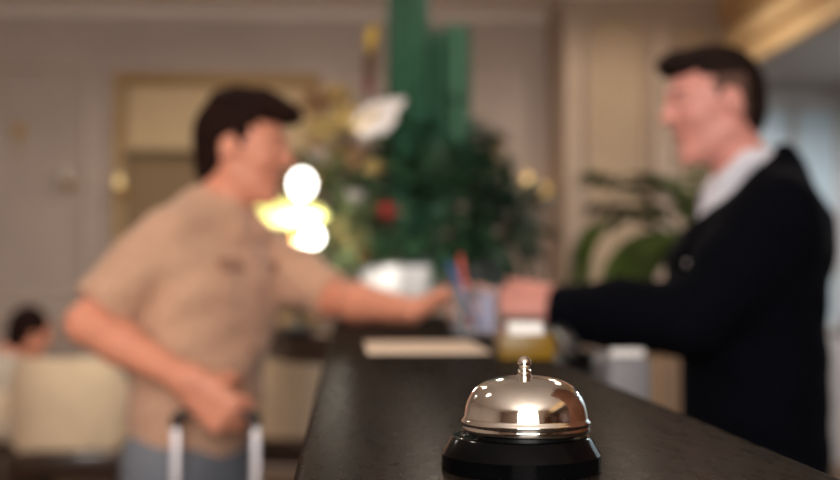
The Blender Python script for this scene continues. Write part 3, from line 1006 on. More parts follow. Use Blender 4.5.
fo = thing('document_rack', (fp.x, fp.y, DKZ), 'upright oak document rack on the desk in front of the clerk', 'rack')
q = MB().box2((fp.x - .027, fp.y - .06, DKZ), (fp.x + .027, fp.y + .06, DKZ + .012))
for dx in (-.024, 0, .024):
    q.box2((fp.x + dx - .003, fp.y - .06, DKZ), (fp.x + dx + .003, fp.y + .06, DKZ + .30), 0.001)
q.box2((fp.x - .027, fp.y + .055, DKZ), (fp.x + .027, fp.y + .06, DKZ + .30))
q.build('rack_body', M['oak'], parent=fo)
for i, dx in enumerate((-.012, .012)):
    o = MB().box((fp.x + dx, fp.y - .004, DKZ + .157), (.014, .10, .29), 0.002).build('paper_folder', M['oak'] if i else M['folder'], org=(fp.x + dx, fp.y, DKZ + .012))
    tag(o, ('tan' if i == 0 else 'brown') + ' paper folder upright in the ' + ('left' if i == 0 else 'right') + ' slot of the oak rack', 'folder')


# ---------------------------------------------------------------- people
def frame(fwd, up=(0, 0, 1)):
    f = Vector(fwd).normalized()
    u = Vector(up)
    l = u.cross(f).normalized()
    u = f.cross(l)
    return Matrix((f, l, u)).transposed()       # columns fwd, left, up


def head(F, C, Rm, s, nb, neck_r=0.056, k=0.012):
    def P(x, y, z):
        return C + Rm @ (Vector((x, y, z)) * s)
    rot = np.array(Rm)
    E = lambda c, r, k=k, op='add': F.ell(P(*c), [a * s for a in r], k, rot, op)
    E((-.014, 0, .030), (.096, .076, .090))
    E((.022, 0, .012), (.076, .068, .080), .02)
    E((.028, 0, -.040), (.058, .056, .078), .02)
    for sg in (-1, 1):
        F.cap(P(-.008, sg * .050, -.052), P(.058, sg * .016, -.100), .022 * s, .020 * s, .02)
        E((.058, sg * .036, -.022), (.026, .024, .024), .014)
    E((.070, 0, -.104), (.019, .022, .017), .014)
    E((.082, 0, .026), (.014, .046, .013), .014)
    F.cap(P(.090, 0, .016), P(.112, 0, -.020), .008 * s, .0115 * s, .010)
    for sg in (-1, 1):
        E((.099, sg * .011, -.025), (.011, .008, .008), .006)
        E((.097, sg * .031, .008), (.014, .016, .010), .008, 'sub')
        F.ell(P(.077, sg * .031, .007), [.0125 * s] * 3, .004)
        er = rot @ np.array(Matrix.Rotation(R(12), 3, 'Y'))
        F.ell(P(-.012, sg * .080, -.004), [.019 * s, .009 * s, .032 * s], .006, er)
        F.ell(P(-.006, sg * .089, .002), [.010 * s, .006 * s, .018 * s], .004, er, 'sub')
    E((.083, 0, -.0545), (.010, .024, .0050), .008)
    E((.081, 0, -.0650), (.011, .020, .0055), .008)
    for sg in (-1, 1):
        F.cap(P(.0935, 0, -.0600), P(.081, sg * .026, -.0565), .0022 * s, .0018 * s, .003, op='sub')
    F.cap(P(-.020, 0, -.055), nb, neck_r * s, (neck_r + .006) * s, .025)
    return P


def face_parts(body_root, P, Rm, s, m_brow, k=''):
    for sg in (-1, 1):
        e = MB()
        e.ball(P(.0775, sg * .031, .007), .0115 * s, 18, 12, 0, Rm)
        e.ball(P(.0858, sg * .031, .007), [.0040 * s, .0054 * s, .0054 * s], 14, 10, 1, Rm)
        e.build('eye', [M['eye'], M['iris']], parent=body_root)
        MB().tube([P(.092, sg * .012, .026), P(.093, sg * .028, .033), P(.080, sg * .050, .029)], [.0036 * s, .0042 * s, .0022 * s], n=10).build('eyebrow', m_brow, parent=body_root)


def hand(F, wrist, d, n, side, curls, spread=6, thumb=None, s=1.0, lens=(1, 1, 1, 1)):
    """d: towards the fingers, n: out of the palm, side: towards the thumb"""
    d, n = Vector(d).normalized(), Vector(n)
    n = (n - d * n.dot(d)).normalized()
    sd = d.cross(n)
    if sd.dot(Vector(side)) < 0:
        sd = -sd
    w = Vector(wrist)
    pl = .092 * s
    for q, r0, r1 in ((.026, .019, .0145), (.009, .020, .0145), (-.009, .019, .0140), (-.025, .017, .0125)):
        F.cap(w + sd * q * .62 * s, w + d * pl + sd * q * s * 1.12, r0 * s, r1 * s, .012, n=n, s=.82)
    F.cap(w + d * .02 * s + sd * .018 * s + n * .008 * s, w + d * .052 * s + sd * .030 * s + n * .012 * s, .016 * s, .014 * s, .014)
    L = [(.044, .026, .021), (.048, .029, .022), (.045, .027, .022), (.036, .021, .019)]
    kn = [.030, .010, -.010, -.028]
    tips = []
    for i in range(4):
        a = math.radians(spread) * (1.5 - i) * .66
        p = w + d * (pl - (.0 if i < 3 else .008) * s - (.004 * s if i == 0 else 0)) + sd * kn[i] * s
        dd = (d * math.cos(a) + sd * math.sin(a)).normalized()
        ang = 0
        r = (.0092 if i < 3 else .0080) * s
        for j in range(3):
            c = curls[i][j] if isinstance(curls[0], (tuple, list)) else curls[j]
            ang += math.radians(c)
            q = p + (dd * math.cos(ang) + n * math.sin(ang)) * L[i][j] * s * lens[i]
            F.cap(p, q, r, r * .92, .0025 if j else .005)
            p = q
            r *= .92
        tips.append(p)
    tb = w + d * .028 * s + sd * .026 * s + n * .010 * s
    if thumb is None:
        thumb = ((.75, .5, .25), (.95, .1, .2))
    p = tb
    r = .0125 * s
    for (a, b_, c), l in zip(thumb, (.044, .034)):
        q = p + (d * a + sd * b_ + n * c).normalized() * l * s
        F.cap(p, q, r, r * .88, .007)
        p = q
        r *= .88
    return w + d * pl, tips, p


def stand_leg(F, hip, knee, ankle, r, k=.03):
    F.chain([hip, knee, ankle], r, k)


def shoe(parent, ankle, fwd, m):
    f = Vector((fwd[0], fwd[1], 0)).normalized()
    a = Vector((ankle[0], ankle[1], 0))
    S = Field(a - V(.3, .3, .02), a + V(.3, .3, .2), .006)
    S.cap(a - f * .05 + V(0, 0, .040), a + f * .17 + V(0, 0, .034), .040, .036, .02)
    S.cap(a + V(0, 0, .06), a - f * .005 + V(0, 0, .12), .044, .040, .03)
    S.cap(a + f * .02 + V(0, 0, .06), a + f * .12 + V(0, 0, .035), .04, .03, .02)
    S.cut((0, 0, .004), (0, 0, -1))
    sh = S.build('shoe', m, parent=parent)
    MB().tube([a - f * .085 + V(0, 0, .006), a + V(0, 0, .006), a + f * .20 + V(0, 0, .006)], [.036, .038, .034], n=16, flat=.15, up=(0, 0, 1)).build('sole', M['black'], parent=sh)


# ---- the guest with the suitcase
def guest():
    RS, LS = W(168, 240, 2.45), W(256, 252, 2.74)
    Lx = (LS - RS)
    Lx.z = 0
    Lx.normalize()                                  # towards his left shoulder
    Fx = V(Lx.y, -Lx.x, 0)                          # the way his chest faces
    PEL, WST, CH, UP = W(191, 444, 2.53), W(197, 392, 2.53), W(209, 300, 2.55), W(206, 252, 2.57)
    NB = W(222, 212, 2.57)
    REL, RWR = W(86, 324, 2.36), W(186, 380, 2.27)
    LEL, LWR = W(334, 299, 2.60), W(412, 311, 2.38)
    base = V(PEL.x - .02, PEL.y, 0)
    root = thing('person', base, 'person in a beige short-sleeved shirt, gripping a suitcase handle, reaching across the counter', 'person')
    hf = V(.95, -.24, -.06)                          # face direction
    Rm = frame(hf, (0.10, 0, 1))
    HC = W(244, 151, 2.58)
    s = .96
    lo = V(min(REL.x, base.x) - .3, base.y - .45, -.02)
    hi = V(LWR.x + .25, base.y + .55, 1.75)
    B = Field(lo, hi, .0056)
    hipR, hipL = PEL - Lx * .085 + V(0, 0, -.05), PEL + Lx * .085 + V(0, 0, -.05)
    ankR, ankL = V(hipR.x - .05, hipR.y, .09), V(hipL.x + .10, hipL.y + .02, .09)
    knR, knL = (hipR + ankR) / 2 + Fx * .03, (hipL + ankL) / 2 + Fx * .03
    for h_, k_, a_ in ((hipR, knR, ankR), (hipL, knL, ankL)):
        B.chain([h_, k_, a_], [.072, .050, .036], .03)
        B.cap(a_ + V(0, 0, -.04), a_ + Fx * .12 + V(0, 0, -.06), .03, .02, .02)
    B.cap(PEL, WST, .130, .120, .04, Fx, .66)
    B.cap(WST, CH, .120, .140, .04, Fx, .66)
    B.cap(CH, UP, .140, .120, .04, Fx, .62)
    B.cap(RS, LS, .05, .05, .04)
    B.cap(NB + V(0, 0, .01), UP, .05, .08, .03)
    B.chain([RS, RS.lerp(REL, .5), REL], [.046, .042, .038], .02)
    B.chain([REL, REL.lerp(RWR, .35), RWR], [.041, .043, .0275], .02)
    B.chain([LS, LS.lerp(LEL, .5), LEL], [.046, .042, .038], .02)
    B.chain([LEL, LEL.lerp(LWR, .35), LWR], [.041, .042, .0275], .02)
    P = head(B, HC, Rm, s, NB)
    # right hand closed round the suitcase grip
    kR, tR, _ = hand(B, RWR, (.72, -.05, -.66), (.05, 1, .12), (1, 0, .3), (50, 72, 50), 3, ((.6, .5, .7), (.35, -.1, .95)), 1.12)
    # left hand reaching forward, thumb over the passport
    kL, tL, thL = hand(B, LWR, (.90, -.12, .42), (.35, -.25, -.9), (.2, -.95, .2), ((14, 22, 14), (18, 24, 16), (26, 30, 18), (32, 34, 20)), 7, ((.8, .5, -.1), (.98, .1, .05)), 1.0)

    Ri = np.array(Rm).T
    HCn = np.array(HC)

    def reg_fn(c):
        q = (c - HCn) @ Ri.T / s
        return ((np.abs(q[:, 2] + .0598) < .0088 * (1 - (q[:, 1] / .027) ** 2)) & (q[:, 0] > .076)).astype(int)
    B.build('body', [M['skin'], M['lips']], parent=root, region_fn=reg_fn)
    face_parts(root, P, Rm, s, M['hair'])
    # hair: full on top, swept forward, short behind
    H = Field(HC - V(.2, .2, .2), HC + V(.2, .2, .2), .004)
    rot = np.array(Rm)
    E = lambda c, r, k=.012, op='add': H.ell(P(*c), [a * s for a in r], k, rot, op)
    E((-.020, 0, .038), (.102, .083, .098))
    E((-.055, 0, -.02), (.060, .066, .080), .02)
    E((.040, 0, .098), (.072, .066, .034), .02)
    E((.094, .0, .086), (.036, .052, .026), .014)
    E((.0, -.02, .118), (.078, .052, .024), .02)
    for sg in (-1, 1):
        E((.012, sg * .070, .030), (.016, .012, .030), .008)
        E((-.008, sg * .084, -.012), (.030, .026, .040), .004, 'sub')
    E((.098, 0, -.002), (.084, .11, .066), .012, 'sub')
    E((.035, 0, -.080), (.072, .12, .095), .012, 'sub')
    H.cut(P(0, 0, -.088), Rm @ V(.3, 0, -1))

    def strands(x, y, z):
        q = np.stack([x, y, z], -1) - HCn
        l = q @ rot
        a = np.arctan2(l[:, 1], l[:, 2] + .06)
        return .0030 * np.sin(a * 34 + l[:, 0] * 60) + .0022 * np.sin(a * 71 + l[:, 0] * 25 + 1.3)
    H.ripple(strands)
    H.build('hair', M['hair'], parent=root)
    # shirt
    S = Field(lo, V(LEL.x + .15, hi.y, 1.55), .0062)
    S.cap(PEL + V(0, 0, .03), WST, .158, .152, .04, Fx, .70)
    S.cap(WST, CH, .152, .172, .05, Fx, .70)
    S.cap(CH, UP, .172, .142, .05, Fx, .64)
    S.cap(RS + V(0, 0, -.005), LS + V(0, 0, -.005), .068, .066, .05)
    S.cap(UP, NB + V(0, 0, -.03), .10, .074, .04)
    RC, LC = RS.lerp(REL, .86), LS.lerp(LEL, .98)
    S.chain([RS, RS.lerp(REL, .5), RC], [.070, .067, .065], .012)
    S.chain([LS, LS.lerp(LEL, .5), LC], [.070, .064, .054], .03)

    def folds(x, y, z):
        return .0032 * np.sin(38 * (z + .55 * x) + 3 * np.sin(9 * y + 4 * x)) + .0020 * np.sin(70 * (z - .5 * x) + 5 * y)
    S.ripple(folds)
    dR, dL = (REL - RS).normalized(), (LEL - LS).normalized()
    S.cut(RS.lerp(REL, .80), dR, region=(np.array(REL) - .14, np.array(RS.lerp(REL, .66)) + .12) if False else (np.minimum(np.array(REL), np.array(RS.lerp(REL, .7))) - .10, np.maximum(np.array(REL), np.array(RS.lerp(REL, .55))) + np.array([.05, .1, .1])))
    S.cut(LS.lerp(LEL, .96), dL, region=(np.minimum(np.array(LEL), np.array(LS.lerp(LEL, .75))) - np.array([.06, .1, .1]), np.maximum(np.array(LEL), np.array(LEL)) + .14))
    S.cut(PEL + V(0, 0, -.02), (0, 0, -1))
    sh = S.build('shirt', M['shirt'], parent=root)
    # collar, placket, buttons, pocket flaps follow the cloth
    col = MB()
    ax = (HC - NB).normalized()
    ring = []
    for i in range(25):
        a = R(28) + (2 * math.pi - R(56)) * i / 24
        ring.append(NB + V(0, 0, .006) + (Fx * math.cos(a) * .066 + Lx * math.sin(a) * .064) + V(0, 0, -.018 * math.cos(a)))
    col.tube(ring, [.008] + [.020] * 23 + [.008], n=10, flat=1.0)
    for sg in (-1, 1):
        p0 = NB + Fx * .060 + Lx * sg * .022 - V(0, 0, .012)
        p1 = NB + Fx * .085 + Lx * sg * .060 - V(0, 0, .062)
        col.tube([p0, p0.lerp(p1, .5) + Fx * .012, p1], [.020, .022, .006], n=10, flat=.45, up=Fx)
    col.build('collar', M['shirt'], parent=sh)
    axis = [NB + V(0, 0, -.05), UP, CH, WST, PEL]
    pts = []
    for i in range(24):
        t = i / 23 * 3.9
        j = min(int(t), 3)
        a0 = axis[j].lerp(axis[j + 1], t - j)
        pts.append(S.ray(a0, Fx) + Fx * .001)
    MB().tube(pts, .015, n=8, flat=.22, up=Fx).build('placket', M['shirt'], parent=sh)
    for i in (3, 7, 11, 15, 19):
        p = pts[i] + Fx * .005
        MB().tube([p, p + Fx * .003], .0055, n=14).build('button', M['shirt_dark'], parent=sh)
    for sg in (-1, 1):
        g = []
        for dz in (-.02, -.045, -.075, -.11):
            g.append(S.ray(UP + V(0, 0, dz) + Lx * sg * .075, Fx) + Fx * .002)
        MB().tube(g, [.044, .046, .046, .040], n=10, flat=.10, up=Fx).build('pocket', M['shirt'], parent=sh)
        MB().tube(g[:2], [.047, .046], n=10, flat=.17, up=Fx).build('pocket_flap', M['shirt_dark'], parent=sh)
    for c, d, r in ((RS.lerp(REL, .785), dR, .0665), (LS.lerp(LEL, .94), dL, .0555)):
        MB().tube([c, c + d * .012], r, n=28).build('sleeve_cuff', M['shirt'], parent=sh)
    # jeans
    J = Field(V(lo.x, lo.y, 0), V(base.x + .5, hi.y, 1.0), .007)
    J.cap(PEL + V(0, 0, -.0), PEL + V(0, 0, -.07), .150, .155, .04, Fx, .72)
    for h_, k_, a_ in ((hipR, knR, ankR), (hipL, knL, ankL)):
        J.chain([h_, k_, a_], [.092, .070, .058], .04)
    J.ripple(lambda x, y, z: .003 * np.sin(45 * z + 6 * x))
    J.cut((0, 0, .055), (0, 0, -1))
    J.cut(PEL + V(0, 0, .06), (0, 0, 1))
    J.build('jeans', M['denim'], parent=root)
    for a_ in (ankR, ankL):
        shoe(root, a_, Fx, M['shoe'])
    return kR, tR, kL, tL, thL


kR, tR, kL, tL, thL = guest()

# ---- suitcase under his hand
grip = (kR + V(0, .026, .002))
pL_, pR_ = W(177, 424, 2.30), W(256, 421, 2.30)
gz = grip.z
gy = grip.y
x0, x1 = pL_.x, pR_.x
sc = thing('suitcase', ((x0 + x1) / 2, gy, 0), 'wheeled suitcase with two pale metal poles and black grip under the guest\'s hand', 'suitcase')
MB().tube([(x0, gy, gz - .016), (x0 + .010, gy, gz - .003), (x0 + .024, gy, gz), (x1 - .024, gy, gz), (x1 - .010, gy, gz - .003), (x1, gy, gz - .016)], [.0105, .0105, .010, .010, .0105, .0105], n=16).tube(
    [(x0, gy, gz - .028), (x0, gy, gz - .002)], .0105, n=16).tube([(x1, gy, gz - .028), (x1, gy, gz - .002)], .0105, n=16).build('grip', M['black'], parent=sc)
for x in (x0, x1):
    pz = MB().box2((x - .0080, gy - .007, .60), (x + .0080, gy + .007, gz - .026), .004, seg=3)
    pz.build('pole', M['pole'], parent=sc)
bx2 = MB().box2(((x0 + x1) / 2 - .20, gy - .22, .06), ((x0 + x1) / 2 + .20, gy + .02, .62), .045, seg=5)
for i in range(7):
    xx = (x0 + x1) / 2 - .15 + i * .05
    bx2.box2((xx - .008, gy - .224, .12), (xx + .008, gy + .024, .56), .006)
bx2.build('shell', M['suitcase'], parent=sc)
for sx in (-1, 1):
    for yy in (gy - .18, gy - .02):
        xx = (x0 + x1) / 2 + sx * .165
        wbm = MB().tube([(xx - .011, yy, .028), (xx + .011, yy, .028)], .028, n=24).build('wheel', M['black'], parent=sc)
        MB().box2((xx - .018, yy - .016, .028), (xx + .018, yy + .016, .075), .005).build('wheel_bracket', M['black'], parent=wbm)
MB().box2(((x0 + x1) / 2 - .06, gy - .11, .62), ((x0 + x1) / 2 + .06, gy - .09, .64), .008).build('carry_handle', M['black'], parent=sc)


# ---- the clerk in the dark suit
def clerk():
    LS, RS = W(779, 222, 2.24), W(748, 218, 2.56)           # near = left shoulder
    Lx = (LS - RS)
    Lx.z = 0
    Lx.normalize()
    Fx = V(Lx.y, -Lx.x, 0)                                  # chest faces the guest
    PEL, WST, CH, UP = W(750, 478, 2.40), W(748, 400, 2.40), W(748, 280, 2.40), W(757, 232, 2.40)
    NB = W(746, 174, 2.40)
    LEL, LWR = W(690, 318, 2.22), W(552, 314, 2.36)
    REL, RWR = W(705, 330, 2.66), W(655, 385, 2.56)
    base = V(PEL.x, PEL.y, 0)
    root = thing('person', base, 'person in a black suit jacket and white collar, arm stretched over the counter', 'person')
    hf = V(-.985, -.12, -.10)
    Rm = frame(hf, (-.10, 0, 1))
    HC = W(713, 106, 2.40)
    s = .965
    lo = V(LWR.x - .25, base.y - .45, -.02)
    hi = V(base.x + .35, base.y + .5, 1.80)
    B = Field(lo, hi, .0056)
    hipL, hipR = PEL + Lx * .085 + V(0, 0, -.02), PEL - Lx * .085 + V(0, 0, -.02)
    ankL, ankR = V(hipL.x + .04, hipL.y - .02, .09), V(hipR.x - .03, hipR.y + .02, .09)
    knL, knR = (hipL + ankL) / 2 + Fx * .02, (hipR + ankR) / 2 + Fx * .02
    for h_, k_, a_ in ((hipR, knR, ankR), (hipL, knL, ankL)):
        B.chain([h_, k_, a_], [.072, .050, .036], .03)
        B.cap(a_ + V(0, 0, -.04), a_ + Fx * .12 + V(0, 0, -.06), .03, .02, .02)
    B.cap(PEL, WST, .130, .125, .04, Fx, .66)
    B.cap(WST, CH, .125, .140, .04, Fx, .66)
    B.cap(CH, UP, .140, .120, .04, Fx, .62)
    B.cap(LS, RS, .05, .05, .04)
    B.cap(NB + V(0, 0, .01), UP, .05, .08, .03)
    for a0, a1, a2 in ((LS, LEL, LWR), (RS, REL, RWR)):
        B.chain([a0, a0.lerp(a1, .5), a1], [.045, .042, .038], .02)
        B.chain([a1, a1.lerp(a2, .35), a2], [.040, .042, .0275], .02)
    P = head(B, HC, Rm, s, NB)
    kL2, tL2, th2 = hand(B, LWR + V(-.005, .003, .024), (-.97, .12, .10), (-.15, .75, -.62), (-.2, .45, .8), ((40, 50, 30), (50, 58, 34), (58, 62, 38), (64, 66, 40)), 4, ((.85, .25, .45), (.9, -.1, .45)), 1.22)
    hand(B, RWR, (-.75, -.2, -.55), (0, 0, -1), (0, -1, 0), (20, 24, 14), 6, None, 1.0)
    Ri = np.array(Rm).T
    HCn = np.array(HC)

    def reg_fn(c):
        q = (c - HCn) @ Ri.T / s
        return ((np.abs(q[:, 2] + .0598) < .0088 * (1 - (q[:, 1] / .027) ** 2)) & (q[:, 0] > .076)).astype(int)
    B.build('body', [M['skin_pink'], M['lips']], parent=root, region_fn=reg_fn)
    face_parts(root, P, Rm, s, M['hair_short'])
    H = Field(HC - V(.2, .2, .2), HC + V(.2, .2, .2), .004)
    rot = np.array(Rm)
    E = lambda c, r, k=.010, op='add': H.ell(P(*c), [a * s for a in r], k, rot, op)
    E((-.018, 0, .034), (.100, .079, .095))
    E((-.060, 0, -.015), (.053, .062, .070), .02)
    E((.040, 0, .096), (.070, .062, .030), .02)
    E((.076, 0, .092), (.032, .050, .024), .012)
    for sg in (-1, 1):
        E((.012, sg * .068, .028), (.014, .010, .028), .008)
        E((-.008, sg * .084, -.012), (.030, .026, .040), .004, 'sub')
    E((.098, 0, -.004), (.084, .11, .066), .012, 'sub')
    E((.038, 0, -.080), (.074, .12, .095), .012, 'sub')
    H.cut(P(0, 0, -.070), Rm @ V(.25, 0, -1))

    def strands(x, y, z):
        q = np.stack([x, y, z], -1) - HCn
        l = q @ rot
        a = np.arctan2(l[:, 1], l[:, 2] + .06)
        return .0018 * np.sin(a * 44 + l[:, 0] * 90) + .0016 * np.sin(a * 90 + l[:, 0] * 150)
    H.ripple(strands)

    def fade(c):
        q = (c - HCn) @ Ri.T / s
        return ((q[:, 2] < .055) & (q[:, 0] > -.045) & (np.abs(q[:, 1]) > .03)).astype(int)
    H.build('hair', [M['hair_short'], M['hair_fade']], parent=root, region_fn=fade)
    # white shirt collar and tie
    nC = (V(0, 0, 1) + Fx).normalized()
    QC = W(740, 180, 2.40)
    Q2 = QC + nC * .036
    T = Field(NB - V(.2, .2, .25), NB + V(.2, .2, .15), .005)
    T.cap(NB + V(0, 0, .05) + Fx * .004, NB + V(0, 0, -.06), .070, .086, .01)
    T.cap(NB + V(0, 0, -.05), UP + Fx * .05 + V(0, 0, -.02), .075, .085, .03)
    cn_ = (HC - NB).normalized()
    tilt = (V(0, 0, 1) + Fx * .55).normalized()
    T.cut(Q2, nC)
    T.cut(NB + V(0, 0, .045), (0, 0, 1))
    wshirt = T.build('white_shirt', M['white_shirt'], parent=root)
    cl_ = MB()
    for sg in (-1, 1):
        ringp = []
        for i in range(12):
            a = R(14) + (math.pi - R(14)) * i / 11
            rp_ = NB + Fx * (.006 + math.cos(a) * .068) + Lx * sg * math.sin(a) * .072
            rp_.z = min(Q2.z - .020 - Fx.dot(rp_ - Q2), NB.z + .026)
            ringp.append(rp_)
        cl_.tube(ringp, [.012, .020] + [.021] * 10, n=10, flat=1.0)
        p0 = ringp[0]
        cl_.tube([ringp[1], p0 + Fx * .018 + Lx * sg * .026 - V(0, 0, .045)], [.020, .004], n=10, flat=.6, up=Fx)
    cl_.build('collar', M['white_shirt'], parent=wshirt)
    # jacket
    J = Field(lo, V(hi.x, hi.y, 1.62), .0062)
    J.cap(PEL + V(0, 0, -.06), WST, .198, .188, .04, Fx, .80)
    J.cap(WST, CH, .188, .198, .05, Fx, .78)
    J.cap(CH, UP + V(0, 0, .0), .196, .176, .05, Fx, .70)
    J.cap(LS, RS, .076, .076, .05)
    J.cap(UP - Fx * .02, NB + V(0, 0, -.050) - Fx * .02, .13, .094, .05)
    J.cap(NB - Fx * .030 + V(0, 0, -.03), NB - Fx * .022 + V(0, 0, .030), .086, .072, .03)
    for a0, a1, a2 in ((LS, LEL, LWR), (RS, REL, RWR)):
        J.chain([a0, a0.lerp(a1, .5), a1], [.080, .074, .066], .035)
        J.chain([a1, a1.lerp(a2, .5), a2], [.072, .067, .060], .03)
    # V opening at the chest
    vq = NB + Fx * .105 + V(0, 0, -.02)
    J.cap(vq + V(0, 0, .05), vq + V(0, 0, -.12) + Fx * .03, .060, .014, .01, op='sub')
    J.cut(NB + V(0, 0, .060), (0, 0, 1), .008, region=(np.array(NB) - .12, np.array(NB) + .15))
    J.cut(QC, nC, .008, region=(np.array(NB) - .15, np.array(NB) + .15))
    J.ripple(lambda x, y, z: .0026 * np.sin(30 * (z - .6 * x) + 4 * y) + .0016 * np.sin(64 * (z + .4 * x)))
    for a1, a2 in ((LEL, LWR), (REL, RWR)):
        dd = (a2 - a1).normalized()
        c = a1.lerp(a2, .965)
        J.cut(c, dd, region=(np.minimum(np.array(c), np.array(a2 + dd * .06)) - .09, np.maximum(np.array(c), np.array(a2 + dd * .06)) + .09))
    J.cut(PEL + V(0, 0, -.10), (0, 0, -1))
    jk = J.build('jacket', M['jacket'], parent=root)
    for sg in (-1, 1):
        g = []
        for dz, dl in ((.045, .075), (.0, .070), (-.06, .055), (-.13, .03), (-.19, .008)):
            g.append(J.ray(UP + V(0, 0, dz + .01) + Lx * sg * dl, Fx) + Fx * .003)
        MB().tube(g, [.012, .030, .036, .028, .006], n=10, flat=.16, up=Fx).build('lapel', M['jacket'], parent=jk)
    pk = J.ray(UP + V(0, 0, -.065) + Lx * .105, Fx)
    MB().box(pk + Fx * .004, (.012, .034, .012), .002, rot=Matrix.Rotation(math.atan2(Fx.y, Fx.x), 3, 'Z')).build('name_badge', M['pole'], parent=jk)
    for i in range(2):
        p = J.ray(WST.lerp(CH, .55 - i * .5), Fx) + Fx * .002
        MB().tube([p, p + Fx * .004], .009, n=16).build('button', M['black'], parent=jk)
    tpts = [NB + Fx * .088 + V(0, 0, -.045)] + [J.ray(UP + V(0, 0, dz), Fx) * .5 + (UP + V(0, 0, dz) + Fx * .115) * .5 for dz in (-.0, -.05, -.10)]
    MB().tube(tpts, [.016, .016, .022, .024], n=10, flat=.3, up=Fx).build('tie', M['tie'], parent=root)
    cf = (LWR - LEL).normalized()
    MB().tube([LEL.lerp(LWR, .95), LEL.lerp(LWR, .985)], [.040, .040], n=28).build('shirt_cuff', M['white_shirt'], parent=wshirt)
    K = Field(V(base.x - .35, lo.y, 0), V(hi.x, hi.y, 1.0), .007)
    K.cap(PEL + V(0, 0, .02), PEL + V(0, 0, -.07), .150, .155, .04, Fx, .72)
    for h_, k_, a_ in ((hipR, knR, ankR), (hipL, knL, ankL)):
        K.chain([h_, k_, a_], [.092, .072, .060], .04)
    K.cut((0, 0, .055), (0, 0, -1))
    K.build('trousers', M['trouser'], parent=root)
    for a_ in (ankR, ankL):
        shoe(root, a_, Fx, M['shoe'])
    return kL2, tL2, th2


kC, tC, thC = clerk()

# passport passed from hand to hand
pa, pc = (tL[0] + thL) / 2, tC[0]
pcen = W(479, 279, 2.36)
rotp = Matrix.Rotation(R(-4), 3, 'Z') @ Matrix.Rotation(R(-24), 3, 'Y') @ Matrix.Rotation(R(62), 3, 'X')
ps = thing('passport', pcen, 'small dark green booklet held between the two men\'s hands', 'booklet')
MB().box(pcen + rotp @ V(0, 0, .0022), (.098, .070, .0012), .0004, rot=rotp).box(pcen - rotp @ V(0, 0, .0022), (.098, .070, .0012), .0004, rot=rotp).box(
    pcen + rotp @ V(-.049, 0, 0), (.0012, .070, .0056), .0004, rot=rotp).build('cover', M['passport'], parent=ps)
MB().box(pcen, (.095, .067, .0030), .0003, rot=rotp).build('page_block', M['card'], parent=ps)


# ---------------------------------------------------------------- lounge chairs and table
def armchair():
    t = thing('armchair', (0, 0, 0), None, None)
    # back shell: U in plan, open towards +y
    path = []
    for i in range(25):
        a = math.pi + math.pi * i / 24
        path.append(V(.265 * math.cos(a), -.02 + .25 * math.sin(a), 0))
    path = [V(-.265, .22, 0), V(-.265, .10, 0)] + path + [V(.265, .10, 0), V(.265, .22, 0)]
    vs, fs = [], []
    prof = []
    hh = []
    n = len(path)
    ring = [(-.032, 0), (-.036, .5), (-.030, .93), (-.012, 1.0), (.012, 1.0), (.030, .93), (.034, .5), (.028, 0)]
    for i, p in enumerate(path):
        a, b_ = path[max(i - 1, 0)], path[min(i + 1, n - 1)]
        tg = (b_ - a).normalized()
        o = V(tg.y, -tg.x, 0)
        u = abs(i / (n - 1) - .5) * 2
        top = .885 if u < .45 else .885 - .20 * min(1, (u - .45) / .4) ** 1.3
        for (x, z) in ring:
            lean = 1 + .06 * (z - .3)
            q = p * lean + o * x
            vs.append((q.x * .84, q.y, .52 + (top - .52) * z))
    m = len(ring)
    for i in range(n - 1):
        for k in range(m):
            k2 = (k + 1) % m
            fs.append((i * m + k, i * m + k2, (i + 1) * m + k2, (i + 1) * m + k))
    fs.append(list(range(m)))
    fs.append([(n - 1) * m + k for k in range(m)][::-1])
    MB().add(vs, fs).build('backrest', M['cream'], parent=t)
    MB().box2((-.20, -.20, .45), (.20, .26, .54), .04, seg=4).build('seat_cushion', M['cream'], parent=t)
    f = MB().box2((-.225, -.235, .39), (.225, .25, .45), .01)
    f.box2((-.235, -.262, .42), (.235, -.225, .505), .008)
    f.build('seat_frame', M['wood_dark'], parent=t)
    for sx in (-1, 1):
        for y, yo in ((-.22, -.04), (.23, .03)):
            MB().tube([(sx * .205, y, .40), (sx * .22, y + yo, 0)], [.021, .013], n=12).build('leg', M['wood_dark'], parent=t)
    return t


chair = armchair()
CH_SPOTS = [(74, 5.0, 4, 'cream upholstered armchair seen from behind at the left, below the far seated person'),
            (283, 5.35, -14, 'cream armchair half hidden between the guest and the counter'),
            (-42, 5.45, -58, 'cream armchair under the seated person at the far left edge')]
for i, (px, D, rz, lab) in enumerate(CH_SPOTS):
    o = chair if i == 0 else copy_tree(chair)
    p = W(px, 300, D)
    o.location = (p.x, p.y, 0)
    o.rotation_euler = (0, 0, R(rz))
    tag(o, lab, 'armchair', 'cream armchairs in the lounge')
    CH_SPOTS[i] = (p, rz)

tp_ = W(165, 350, 6.85)
tb = thing('side_table', (tp_.x, tp_.y, 0), 'round dark wood table behind the cream armchair at left', 'table')
MB().lathe([(0.40, .775), (.41, .785), (.41, .80), (.40, .81), (0, .81)], (tp_.x, tp_.y, 0), n=48).build('tabletop', M['wood_dark'], parent=tb)
MB().lathe([(.05, .04), (.03, .12), (.03, .70), (.06, .775)], (tp_.x, tp_.y, 0), n=24).build('pedestal', M['wood_dark'], parent=tb)
MB().lathe([(.24, 0), (.24, .02), (.10, .035), (.05, .05), (0, .05)], (tp_.x, tp_.y, 0), n=36).build('foot', M['wood_dark'], parent=tb)


